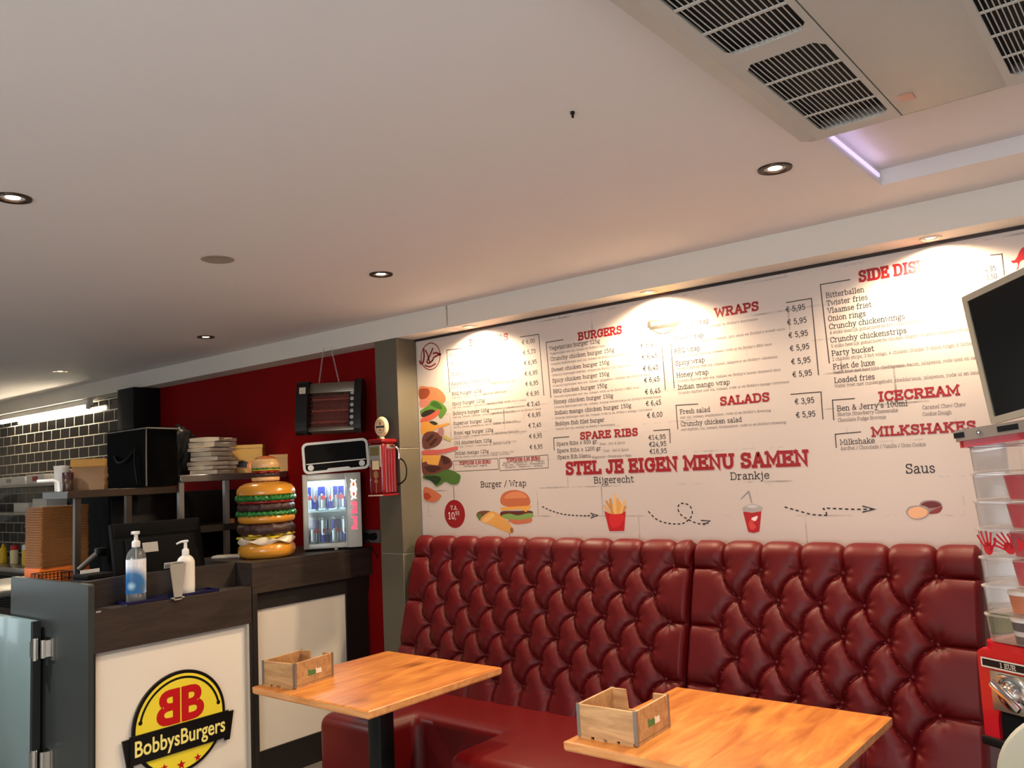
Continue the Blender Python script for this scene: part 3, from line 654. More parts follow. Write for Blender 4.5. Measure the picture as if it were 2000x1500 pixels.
N3 = [('Crunchy wrap', 100, 383, 446, 890, "Crunchy kipfilet met sla, tomaat en Bobby's mayonaise"), ('Sweet wrap', 118, 498, 396, 1140, "Crunchy kipfilet met sla, tomaat, piri saus en Bobby's sweet saus"), ('BBQ wrap', 130, 610, 364, 1020, "Crunchy kipfilet met sla, tomaat, rode ui en Bobby's BBQ saus"),
      ('Spicy wrap', 140, 721, 406, 1072, "Crunchy kipfilet met sla, tomaat, jalapenos en Bobby's salsasaus"), ('Honey wrap', 150, 832, 440, 1100, "Crunchy kipfilet met sla, tomaat en Bobby's honey mustard saus"), ('Indian mango wrap', 160, 941, 635, 1180, "Crunchy kipfilet met sla, tomaat, rode ui en Bobby's mango currysaus"),
      ('Fresh salad', 179, 1166, 456, 1012, "met sla, tomaat, komkommer, rode ui en Bobby's dressing"), ('Crunchy chicken salad', 187, 1277, 746, 1150, "met kipfilet, sla, tomaat, komkommer, rode ui en Bobby's dressing")]
for s, x, y, x1, e, d_ in N3:
    line_text(it, 3, x, y, x1, s, .035, .12); line_text(de, 3, x + 4, y + 42, e, d_, .018, .11)
for s, x, y in (('5,95', 1150, 234), ('5,95', 1163, 351), ('5,95', 1175, 469), ('5,95', 1187, 590), ('5,95', 1199, 711), ('5,95', 1211, 828), ('3,95', 1232, 1076), ('5,95', 1243, 1199)):
    line_text(pr, 3, x, y, x + 178, '\u20ac ' + s, .039, .135)
wb(it, 'item_names', M_txt, MENU); wb(de, 'item_descriptions', M_grey, MENU); wb(pr, 'price_list', M_txt, MENU)
it, de = Lines('item_name', M_txt), Lines('item_description', M_grey)
for s, x, y, x1 in (('Bitterballen', 77, 463, 320), ('Twister fries', 82, 513, 343), ('Vlaamse friet', 88, 561, 367), ('Onion rings', 91, 611, 330), ('Crunchy chickenwings', 97, 662, 580), ('Crunchy chickenstrips', 105, 747, 590),
                    ('Party bucket', 114, 832, 383), ('Friet de luxe', 123, 918, 388), ('Loaded fries', 131, 1004, 388), ("Ben & Jerry's 100ml", 148, 1183, 596), ('Milkshake', 167, 1398, 388)):
    line_text(it, 4, x, y, x1, s, .036, .12)
for s, x, y, x1, cp in (('6 stuks heerlijk gemarineerde hot wings beginnen hier al snel', 103, 694, 860, .022), ('5 stuks heerlijk gemarineerde chicken fingers volgens origineel recept', 110, 780, 1000, .022), ('2 chicken strips, 3 hot wings, 4 chicken chunks, 5 onion rings, 6 bitterballen', 117, 864, 1100, .022),
                        ('Wafel friet met heerlijke cheddarsaus, bacon, jalapenos, rode uien en saus', 125, 948, 1060, .022), ('Wafel friet met rundergehakt, cheddarsaus, jalapenos, rode ui en saus', 133, 1034, 1060, .022), ('Met saus naar keuze', 425, 366, 640, .022),
                        ('Shortie Strawberry Cheesecake', 150, 1216, 535, .024), ('Chocolate Fudge Brownie', 153, 1252, 458, .024), ('Caramel Chew Chew', 690, 1172, 966, .024), ('Cookie Dough', 692, 1214, 876, .024), ('Aardbei / Chocolade / Vanille / Oreo Cookie', 170, 1432, 712, .024)):
    line_text(de, 4, x, y, x1, s, cp, .11)
pr = Lines('price', M_txt)
for s, x, y in (('4,95', 1090, 300), ('3,50', 1097, 350)): line_text(pr, 4, x, y, x + 70, s, .036, .13)
wb(it, 'item_names', M_txt, MENU); wb(de, 'item_descriptions', M_grey, MENU); wb(pr, 'price_list', M_txt, MENU)
it = Lines('caption', M_txt)
line_text(it, 5, 487, 270, 822, 'Burger / Wrap', .052, .125); line_text(it, 5, 1322, 241, 1615, 'Bijgerecht', .052, .125)
line_text(it, 6, 410, 183, 655, 'Drankje', .052, .125); line_text(it, 6, 1515, 143, 1700, 'Saus', .060, .125)
wb(it, 'caption', M_txt, MENU)
# frame corners round the sections
def pl_line(c, pts, w=.0045, d=.0002, mi=0):
    mb = MB()
    ribbon(mb, [mp(*pc(c, *q)) for q in pts], w, fm, d, mi, ext=False)
    wb(mb, 'section_frame', M_line, MENU)
for c_, pts in ((1, [(330, 203), (213, 218), (235, 500)]), (1, [(700, 131), (825, 112), (860, 520)]),
                (2, [(235, 297), (78, 322), (122, 830)]), (2, [(1137, 340), (1170, 760)]), (2, [(290, 1185), (147, 1197), (153, 1312)]), (2, [(1060, 1130), (1207, 1118), (1215, 1246)]),
                (3, [(95, 510), (126, 930)]), (3, [(1150, 146), (1382, 107), (1448, 810)]), (3, [(345, 1074), (142, 1086), (160, 1306)]), (3, [(1190, 986), (1470, 963), (1488, 1216)]),
                (4, [(230, 346), (40, 378), (98, 880)]), (4, [(1120, 191), (1197, 183), (1213, 322)]), (4, [(260, 1103), (117, 1114), (126, 1242)]), (4, [(300, 1316), (135, 1331), (142, 1418)])):
    pl_line(c_, pts)
for q in ([(255, 956), (553, 939), (557, 1010), (262, 1026), (255, 956)], [(563, 937), (886, 915), (890, 1000), (567, 1020), (563, 937)]):
    pl_line(1, q, .003)
tp = Lines('toppings_heading', M_txr); td = Lines('toppings_text', M_txt)
line_text(tp, 1, 298, 981, 506, 'TOPPINGS 0,50 EURO', .029, .22); line_text(tp, 1, 612, 960, 836, 'TOPPINGS 0,95 EURO', .029, .22)
line_text(td, 1, 325, 996, 482, 'Cheddar kaas - Augurk', .015, .13)
for k, (s, x, x1) in enumerate((('Bacon - Gebakken ei - Ui - Tomaat', 590, 862), ('Rode uien - Jalapenos - Champignons', 585, 866), ('Spiegelei - Pepperoni - Ananas', 602, 852))):
    line_text(td, 1, x, 974 + 14 * k, x1, s, .014, .13)
wb(tp, 'toppings_heading', M_txr, MENU); wb(td, 'toppings_text', M_txt, MENU)

def flat(c, pts, m, d, parent, name, smooth=True, n=6):
    q = [mp(*pc(c, *p)) for p in pts]
    if smooth: q = cr_spline(q, n, True)
    mb = MB(); mb.add([fm(u, v, d) for u, v in q], [range(len(q))]); return mb
def pic(name, shapes):
    """printed picture = one mesh with several inks"""
    mb = MB(); ms = []
    for i, (c, pts, rgb, *o) in enumerate(shapes):
        key = mat('ink_%02x%02x%02x' % tuple(rgb), rgb, .5)
        if key not in ms: ms.append(key)
        q = [mp(*pc(c, *p)) for p in pts]
        if not (o and o[0] == 's'): q = cr_spline(q, 5, True)
        mb.add([fm(u, v, .0004 + .00010 * i) for u, v in q], [range(len(q))], ms.index(key))
    return wb(mb, name, ms, MENU)
# large cut-off burger at the left edge (crop offsets of column one)
def c8(x, y): return ((810 + x / 5.7727 - 810) * 3.4074, (740 + y / 5.769 - 620) * 3.4074)
L8 = lambda pts: [c8(*q) for q in pts]
pic('burger_picture', [
    (1, L8([(52, 92), (150, 88), (260, 108), (330, 170), (350, 230), (320, 275), (200, 240), (62, 235)]), (205, 128, 84)),
    (1, L8([(55, 120), (150, 110), (170, 160), (130, 215), (60, 222)]), (150, 68, 40)),
    (1, L8([(62, 240), (150, 235), (210, 260), (150, 310), (66, 320)]), (206, 128, 108)),
    (1, L8([(66, 360), (150, 300), (200, 240), (300, 270), (362, 340), (340, 400), (290, 450), (250, 390), (150, 350), (90, 420), (70, 400)]), (98, 140, 54)),
    (1, L8([(180, 290), (230, 250), (290, 290), (310, 340), (250, 330)]), (58, 104, 34)),
    (1, L8([(75, 400), (120, 360), (200, 345), (230, 370), (170, 410), (90, 430)]), (42, 38, 30)),
    (1, L8([(74, 450), (180, 400), (270, 345), (282, 375), (240, 430), (150, 480), (80, 500)]), (214, 98, 74)),
    (1, L8([(78, 500), (160, 485), (250, 520), (385, 495), (380, 520), (270, 555), (180, 600), (84, 625)]), (226, 156, 66)),
    (1, L8([(165, 485), (210, 475), (262, 505), (220, 520)]), (50, 52, 30)),
    (1, L8([(95, 640), (150, 595), (240, 600), (310, 650), (290, 720), (220, 770), (110, 790), (85, 720)]), (106, 58, 48)),
    (1, L8([(120, 690), (200, 620), (230, 630), (150, 720)]), (64, 32, 28), 's'), (1, L8([(160, 740), (240, 660), (262, 676), (190, 760)]), (64, 32, 28), 's'),
    (1, L8([(262, 580), (310, 545), (332, 590), (320, 640), (285, 640)]), (176, 120, 118)), (1, L8([(320, 630), (370, 650), (414, 690), (380, 698), (330, 668)]), (196, 172, 96)),
    (1, L8([(88, 860), (180, 855), (320, 862), (400, 900), (425, 970), (360, 1030), (240, 1075), (100, 1085)]), (112, 60, 50)),
    (1, L8([(300, 870), (370, 890), (400, 940), (330, 960)]), (70, 34, 30)), (1, L8([(110, 990), (240, 980), (300, 1010), (180, 1055)]), (70, 34, 30)),
    (1, L8([(85, 860), (300, 858), (265, 975), (150, 962), (130, 930), (88, 945)]), (230, 166, 76), 's'),
    (1, L8([(84, 815), (150, 800), (300, 795), (470, 762), (484, 790), (420, 815), (280, 850), (160, 862), (86, 850)]), (206, 98, 88)),
    (1, L8([(100, 1090), (240, 1070), (370, 1020), (480, 1060), (520, 1100), (490, 1180), (420, 1190), (350, 1160), (300, 1190), (240, 1210), (190, 1150), (110, 1130)]), (78, 112, 48)),
    (1, L8([(110, 1100), (230, 1090), (300, 1120), (250, 1190), (180, 1150)]), (34, 58, 26)),
    (1, L8([(108, 1225), (180, 1235), (270, 1290), (302, 1320), (250, 1380), (180, 1390), (108, 1350)]), (206, 112, 72)),
    (1, L8([(108, 1290), (150, 1285), (190, 1330), (150, 1360), (110, 1350)]), (176, 66, 36))])
pic('burger_picture', [
    (5, [(640, 395), (632, 355), (660, 310), (735, 290), (815, 312), (850, 360), (846, 400), (800, 418), (700, 416)], (192, 104, 66)),
    (5, [(660, 352), (700, 312), (780, 305), (830, 345), (760, 350)], (214, 132, 90)),
    (5, [(640, 450), (740, 445), (860, 445), (858, 475), (760, 490), (645, 488)], (96, 44, 32)),
    (5, [(632, 418), (750, 412), (865, 404), (820, 455), (790, 430), (640, 442)], (232, 164, 74), 's'),
    (5, [(640, 480), (700, 465), (760, 478), (830, 462), (872, 465), (860, 500), (780, 512), (690, 508)], (128, 158, 84)),
    (5, [(692, 508), (780, 510), (858, 498), (860, 525), (800, 540), (730, 540)], (198, 110, 76))])
pic('wrap_picture', [
    (5, [(455, 470), (490, 445), (560, 450), (520, 500), (480, 515)], (112, 70, 46)), (5, [(458, 480), (480, 462), (500, 492), (478, 512)], (96, 116, 60)),
    (5, [(484, 512), (560, 448), (640, 480), (700, 540), (728, 580), (722, 606), (680, 602), (560, 550)], (222, 160, 82)),
    (5, [(500, 515), (560, 462), (590, 478), (530, 530)], (236, 184, 108)), (5, [(706, 570), (726, 575), (724, 606), (708, 604)], (150, 104, 60))])
fs = [(5, [(1398, 445), (1430, 462), (1480, 475), (1530, 462), (1556, 445), (1546, 592), (1435, 594)], (192, 20, 26), 's'), (5, [(1440, 480), (1520, 470), (1545, 500), (1500, 560), (1450, 560)], (210, 36, 40))]
fr_ = [(1440, 470, 1395, 400), (1465, 470, 1412, 368), (1480, 474, 1474, 316), (1500, 470, 1512, 372), (1455, 465, 1442, 352), (1520, 465, 1546, 364), (1488, 470, 1496, 350), (1530, 462, 1555, 408), (1470, 472, 1455, 398), (1510, 470, 1530, 395)]
for k, (xb, yb, xt, yt) in enumerate(fr_):
    fs.insert(0, (5, [(xb - 9, yb), (xt - 8, yt), (xt + 9, yt + 3), (xb + 9, yb)], ((226, 164, 86), (204, 138, 64), (236, 184, 110))[k % 3], 's'))
pic('fries_picture', fs)
pic('drink_picture', [
    (6, [(470, 305), (522, 252), (530, 256), (548, 330), (540, 332), (521, 268), (476, 308)], (150, 142, 138), 's'),
    (6, [(484, 362), (512, 345), (548, 336), (590, 346), (612, 360), (600, 382), (540, 390), (492, 382)], (172, 164, 160)),
    (6, [(510, 352), (548, 342), (584, 352), (548, 362)], (206, 200, 196)),
    (6, [(488, 384), (545, 392), (604, 382), (592, 510), (555, 520), (520, 512)], (176, 22, 28), 's'), (6, [(524, 470), (538, 432), (578, 415), (572, 440), (552, 452), (570, 480), (546, 500)], (214, 66, 60)), (6, [(540, 428), (580, 412), (566, 444)], (238, 226, 220))])
pic('sauce_picture', [
    (6, [(1600, 345), (1620, 320), (1670, 312), (1722, 320), (1744, 345), (1736, 380), (1700, 398), (1640, 392)], (150, 120, 116)),
    (6, [(1610, 344), (1640, 324), (1700, 322), (1736, 344), (1700, 360), (1640, 360)], (104, 26, 24)), (6, [(1650, 396), (1740, 352), (1732, 385), (1700, 398)], (132, 40, 36)),
    (6, [(1514, 385), (1535, 355), (1590, 345), (1640, 352), (1662, 375), (1655, 410), (1610, 434), (1560, 432), (1528, 412)], (160, 142, 136)),
    (6, [(1526, 388), (1550, 362), (1600, 355), (1648, 378), (1640, 410), (1590, 428), (1545, 418)], (232, 176, 132))])
# round price badge
bx, by = mp(*pc(5, 295, 467)); rr_ = .079
mb = MB(); mb.add([fm(u, v, .0005) for u, v in ellipse(bx, by, rr_, rr_)], [range(40)])
x_, z_ = mp(*pc(5, 292, 262)); mb.quad([fm(bx - .002, by + rr_, .0005), fm(bx - .002, z_, .0005), fm(bx + .002, z_, .0005), fm(bx + .002, by + rr_, .0005)], 1)
bd = wb(mb, 'price_badge', [M_txr, M_line], MENU)
mb = MB(); M_pw = mat('print_white', (236, 226, 220), .5)
text(mb, 'V.A.', bx - .030, by + .024, .022, .13, fm, .0009, .055); text(mb, '10', bx - .052, by - .028, .036, .13, fm, .0009, .052); text(mb, '95', bx + .004, by - .006, .020, .13, fm, .0009, .034); text(mb, ',', bx + .000, by - .026, .03, .13, fm, .0009)
wb(mb, 'badge_text', M_pw, bd)
# dashed arrows
ar = MB()
def dashed(c, pts, w=.006):
    q = cr_spline([mp(*pc(c, *p)) for p in pts], 14)
    L = [0]
    for a, b_ in zip(q, q[1:]): L.append(L[-1] + math.hypot(b_[0] - a[0], b_[1] - a[1]))
    def at(s):
        for i in range(len(L) - 1):
            if L[i + 1] >= s:
                t = (s - L[i]) / max(1e-9, L[i + 1] - L[i]); return (q[i][0] + (q[i + 1][0] - q[i][0]) * t, q[i][1] + (q[i + 1][1] - q[i][1]) * t)
        return q[-1]
    s = 0
    while s < L[-1] - .004:
        ribbon(ar, [at(s), at(s + .007), at(min(L[-1], s + .014))], w, fm, .0004, ext=False); s += .024
def arrowhead(c, a, b_, d_):
    ribbon(ar, [mp(*pc(c, *a)), mp(*pc(c, *b_)), mp(*pc(c, *d_))], .006, fm, .0006, ext=False)
dashed(5, [(940, 412), (1010, 445), (1100, 470), (1220, 480), (1345, 478)]); arrowhead(5, (1295, 462), (1352, 478), (1298, 497))
wb(ar, 'dashed_arrow', M_txt, MENU); ar = MB()
dashed(5, [(1722, 447), (1780, 505), (1860, 535), (1960, 540), (2010, 518), (2046, 470), (2030, 410), (1975, 388), (1940, 415), (1960, 470), (2030, 515), (2100, 540), (2165, 535)]); arrowhead(5, (2110, 515), (2178, 518), (2128, 548))
wb(ar, 'dashed_arrow', M_txt, MENU); ar = MB()
dashed(6, [(750, 355), (830, 378), (920, 402), (1015, 408)]); dashed(6, [(1015, 408), (1010, 380), (995, 364), (1060, 365), (1180, 370), (1310, 370)]); arrowhead(6, (1240, 350), (1322, 370), (1240, 388))
wb(ar, 'dashed_arrow', M_txt, MENU)
# round calligraphy seal at the top left
def c8b(x, y): return (600 + x / 5 - 810) * 3.4074, (560 + y / 5 - 620) * 3.4074
sl = MB()
def stk(pts, w): ribbon(sl, cr_spline([mp(*pc(1, *c8b(*p))) for p in pts], 8), w, fm, .0005)
q0 = mp(*pc(1, *c8b(1205, 680)))
ring = [(q0[0] + .078 * math.cos(a), q0[1] + .078 * math.sin(a)) for a in np.linspace(R(-60), R(300), 44)]
ribbon(sl, ring, .006, fm, .0003)
stk([(1138, 605), (1142, 680), (1132, 738), (1112, 750), (1100, 728)], .013); stk([(1156, 622), (1176, 664), (1196, 735)], .010); stk([(1226, 604), (1204, 660), (1172, 728), (1182, 746), (1206, 738), (1226, 716)], .011)
stk([(1226, 716), (1240, 690), (1270, 672), (1302, 660)], .011); stk([(1232, 652), (1262, 646), (1304, 662)], .011); stk([(1152, 768), (1200, 782), (1254, 752)], .009)
wb(sl, 'round_seal', mat('print_seal_red', (132, 40, 36), .5), MENU)
# printed roundel over the second soffit light
lx, lz = mp(1295, 616)
mb = MB(); r0 = .080; kq = r0 / .165
mb.add([fm(lx + a, lz + b_, .0003) for a, b_ in ellipse(0, -.02 * kq, r0, r0)], [range(40)], 0)
mb.add([fm(lx + a, lz + b_, .0005) for a, b_ in ellipse(0, -.02 * kq, r0 * .94, r0 * .94)], [range(40)], 1)
mb.add([fm(lx + a * kq, lz + b_ * kq, .0007) for a, b_ in ((-.185, -.095), (-.175, -.03), (.175, -.03), (.185, -.095), (.165, -.10), (.15, -.125), (-.15, -.125), (-.165, -.10))], [range(8)], 0)
lg = wb(mb, 'shop_roundel', [mat('print_ink_black', (24, 20, 18), .5), mat('print_yellow', (240, 222, 70), .5)], MENU)
mb = MB(); text(mb, 'BobbysBurgers', lx - .14 * kq, lz - .085 * kq, .036 * kq, .17, fm, .0010, .28 * kq); wb(mb, 'roundel_text', mat('print_yellow', (240, 222, 70), .5), lg)
mb = MB(); text(mb, 'B', lx + .004 * kq, lz - .01 * kq, .10 * kq, .19, fm, .0009, .07 * kq)
k0 = len(mb.v); text(mb, 'B', lx + .004 * kq, lz - .01 * kq, .10 * kq, .19, fm, .0009, .07 * kq)
mb.v = mb.v[:k0] + [(2 * lx - q[0], q[1], q[2]) for q in mb.v[k0:]]
wb(mb, 'roundel_monogram', M_txr, lg)
# red splash by the television
def c7(x, y): return (1860 + x / 7.893 - 1590) * 3.261, (470 + y / 7.895 - 440) * 3.261
pic('red_splash', [(4, [c7(*q) for q in ((905, 310), (960, 300), (1000, 250), (1030, 180), (1080, 110), (1180, 90), (1260, 160), (1250, 260), (1180, 250), (1110, 290), (1060, 310), (1030, 360), (1020, 430), (985, 450), (1010, 400), (1000, 340), (940, 350))], (196, 26, 30))])

# ------------------------------------------------------------------ recessed spotlights
M_ring = mat('bronze_ring', (58, 42, 32), .35, metal=.7)
M_ringw = mat('pale_ring', (206, 196, 180), .4)
M_lamp = emit_mat('lamp_glow', (255, 226, 176), 22)
def spot(parent, loc, energy, col, ang, blend, r=.03, tilt=(0, 0, 0)):
    l = bpy.data.lights.new('lamp', 'SPOT'); l.energy = energy; l.color = col
    l.spot_size = R(ang); l.spot_blend = blend; l.shadow_soft_size = r
    o = bpy.data.objects.new('lamp', l); COL.objects.link(o); o.parent = parent; o.location = loc; o.rotation_euler = tilt
    return o
WARM = (1.0, .79, .54)
def downlight(x, y, z, label, energy, ring, ang=110, blend=.8, group='recessed ceiling spotlights', r=.054, tilt=(0, 0, 0), col=WARM, on=True):
    t = thing('recessed_spotlight', label, 'spotlight', (x, y, z), 0, group)
    MB().lathe([(r * .60, .012), (r * .66, -.004), (r * .72, -.006), (r * .98, -.005), (r, -.001), (r, .004)], n=40, cap=False).build('trim_ring', ring, t)
    MB().lathe([(r * .62, .010), (r * .60, .004), (r * .4, .000), (.001, -.001)], n=32, cap=False).build('bulb', M_lamp, t)
    spot(t, (0, 0, -.02), energy, col, ang, blend, .028, tilt)
    return t
downlight(-.961, 2.578, ZC, 'lit bronze-rimmed ceiling spotlight just left of the air conditioner corner', 25, M_ring)
downlight(-2.822, 2.58, ZC, 'lit bronze-rimmed ceiling spotlight above the gap between counter and banquette', 22, M_ring)
downlight(-4.767, 2.865, ZC, 'lit dark-rimmed ceiling spotlight in front of the red wall', 15, M_ring)
downlight(-6.758, 2.826, ZC, 'farthest lit ceiling spotlight, before the tiled kitchen wall', 24, M_ringw)
downlight(-2.785, 1.02, ZC, 'brightest ceiling spotlight, cut by the left edge of the picture', 30, M_ring)
for (x, lb) in ((-3.044, 'spotlight under the beam nearest the tiled pillar, lighting the menu wall'), (-1.919, 'middle spotlight under the beam, above the printed roundel'), (-.706, 'right spotlight under the beam, over the side dishes list')):
    downlight(x, 3.425, ZB, lb, 52, M_ringw, 158, .6, 'spotlights under the beam over the menu wall', .040, tilt=(R(4), 0, 0), col=(1.0, .77, .50))
for (x, y) in ((-.96, 1.02), (-.96, -.55), (-2.8, -.55), (-4.7, 1.02), (.9, .3), (.9, -1.6), (-2.8, -1.9)):  # unseen lamps added so that bounced light brightens the ceiling
    downlight(x, y, ZC, 'added ceiling spotlight outside the picture, there to brighten the ceiling', 105, M_ring, 120, .6, 'added spotlights outside the picture', col=(1.0, .975, .955))
v = thing('ceiling_hatch', 'small pale round blanking plate in the ceiling without a lamp', 'ceiling plate', (-3.051, 1.891, ZC))
MB().lathe([(.066, .004), (.066, -.002), (.060, -.004), (.052, -.0015), (.001, -.0015)], n=36, cap=False).build('plate', mat('hatch_grey', (150, 140, 128), .6), v)
h = thing('ceiling_hook', 'tiny black screw hook in the bare ceiling', 'hook', (-1.173, 1.756, ZC))
MB().lathe([(.006, 0), (.006, -.006), (.0035, -.008), (.0035, -.016), (.001, -.017)], n=12).build('screw', M_black, h)

# purple LED strip inside the ceiling tray
led = thing('led_strip', 'violet LED strip along the edge of the raised ceiling tray', 'LED strip', ((TX0 + TX1) / 2, TY1, ZC))
M_led = emit_mat('violet_led', (206, 194, 250), .6)
mb = MB(); mb.box(TX0 + .001, TX0 + .006, .5, TY1 - .03, ZC + .022, ZC + .034)
wb(mb, 'light_strip', M_led, led)
for (x, y, sx, sy, rz) in ((TX0 + .03, 2.63, .02, .6, 0), (TX1 - .03, 1.7, .02, 2.4, 0), (.35, TY1 - .03, .7, .02, 0)):
    o = area('tray_led_light', (x, y, ZC + .015), (R(180), 0, rz), sx, sy, .05 if x < 0 else 1.5, (.66, .52, 1.0)); o.parent = led
    o.location = (x - led.location[0], y - led.location[1], .015)

# ------------------------------------------------------------------ ceiling air conditioner
AX0, AX1, AY0, AY1, AZ = -.752, .022, .90, 2.247, 2.440
ac = thing('air_conditioner', 'large white ceiling cassette air conditioner with two slotted grilles', 'air conditioner', ((AX0 + AX1) / 2, (AY0 + AY1) / 2, AZ))
M_ac = mat('air_conditioner_plastic', (178, 175, 168), .5); M_slot = mat('grille_depth', (16, 15, 14), .8)
def chamfer(x0, x1, y0, y1, c):
    return [(x0 + c, y0), (x1 - c, y0), (x1, y0 + c), (x1, y1 - c), (x1 - c, y1), (x0 + c, y1), (x0, y1 - c), (x0, y0 + c)]
mb = MB()
o_ = chamfer(AX0, AX1, AY0, AY1, .022); i_ = chamfer(AX0 + .048, AX1 - .048, AY0 + .04, AY1 - .04, .018)
GZ = AZ - .012
n = 8
top = [(x, y, TZ + .01) for x, y in o_]; low = [(x, y, AZ) for x, y in o_]; inn = [(x, y, GZ) for x, y in i_]
mb.add(top + low + inn, [(i, n + i, n + (i + 1) % n, (i + 1) % n) for i in range(n)] + [(n + i, 2 * n + i, 2 * n + (i + 1) % n, n + (i + 1) % n) for i in range(n)])
wb(mb, 'housing', M_ac, ac)
BLK = [(1.135, 1.605), (1.672, 2.162)]
def grille(name, x0, x1, nslat, blocks, rows):
    mb = MB()
    ya, yb = AY0 + .04, AY1 - .04
    bl_ = [(ya, ya + .001)] + blocks + [(yb - .001, yb)]
    mb.box(x0 - .028, x0, ya, yb, GZ, GZ + .008); mb.box(x1, x1 + .014, ya, yb, GZ, GZ + .008)
    mb.box(x0, x1, ya, blocks[0][0], GZ, GZ + .008)
    for (a, b_), (c_, d_) in zip(blocks, blocks[1:]): mb.box(x0, x1, b_, c_, GZ, GZ + .008)
    mb.box(x0, x1, blocks[-1][1], yb, GZ, GZ + .008)
    for a, b_ in blocks:
        for k in range(nslat + 1):
            x = x0 + (x1 - x0) * k / nslat
            mb.box(x - .0011, x + .0011, a, b_, GZ + .001, GZ + .0025)
        for k in range(1, rows):
            y = a + (b_ - a) * k / rows
            mb.box(x0, x1, y - .0042, y + .0042, GZ + .0005, GZ + .003)
        # cut corners
        for (cx, sx) in ((x0, 1), (x1, -1)):
            for (cy, sy) in ((a, 1), (b_, -1)):
                mb.add([(cx, cy, GZ), (cx + sx * .018, cy, GZ), (cx, cy + sy * .026, GZ)], [(0, 1, 2)])
    mb.box(x0, x1, blocks[0][0], blocks[-1][1], GZ + .03, GZ + .034, mi=1)
    mb.box(x0 - .002, x0 + .0, blocks[0][0], blocks[-1][1], GZ + .008, GZ + .034, mi=1); mb.box(x1, x1 + .002, blocks[0][0], blocks[-1][1], GZ + .008, GZ + .034, mi=1)
    return wb(mb, name, [M_ac, M_slot], ac)
grille('intake_grille', -.676, -.507, 15, BLK, 4)
grille('outlet_grille', -.246, -.040, 22, BLK, 4)
mb = MB(); mb.box(-.490, -.262, AY0 + .042, AY1 - .042, GZ - .001, GZ + .01, bev=.002); wb(mb, 'centre_panel', M_ac, ac)
mb = MB(); mb.box(-.470, -.437, 2.075, 2.115, GZ - .0025, GZ - .001); wb(mb, 'indicator_label', mat('indicator_pink', (176, 120, 104), .4), ac)

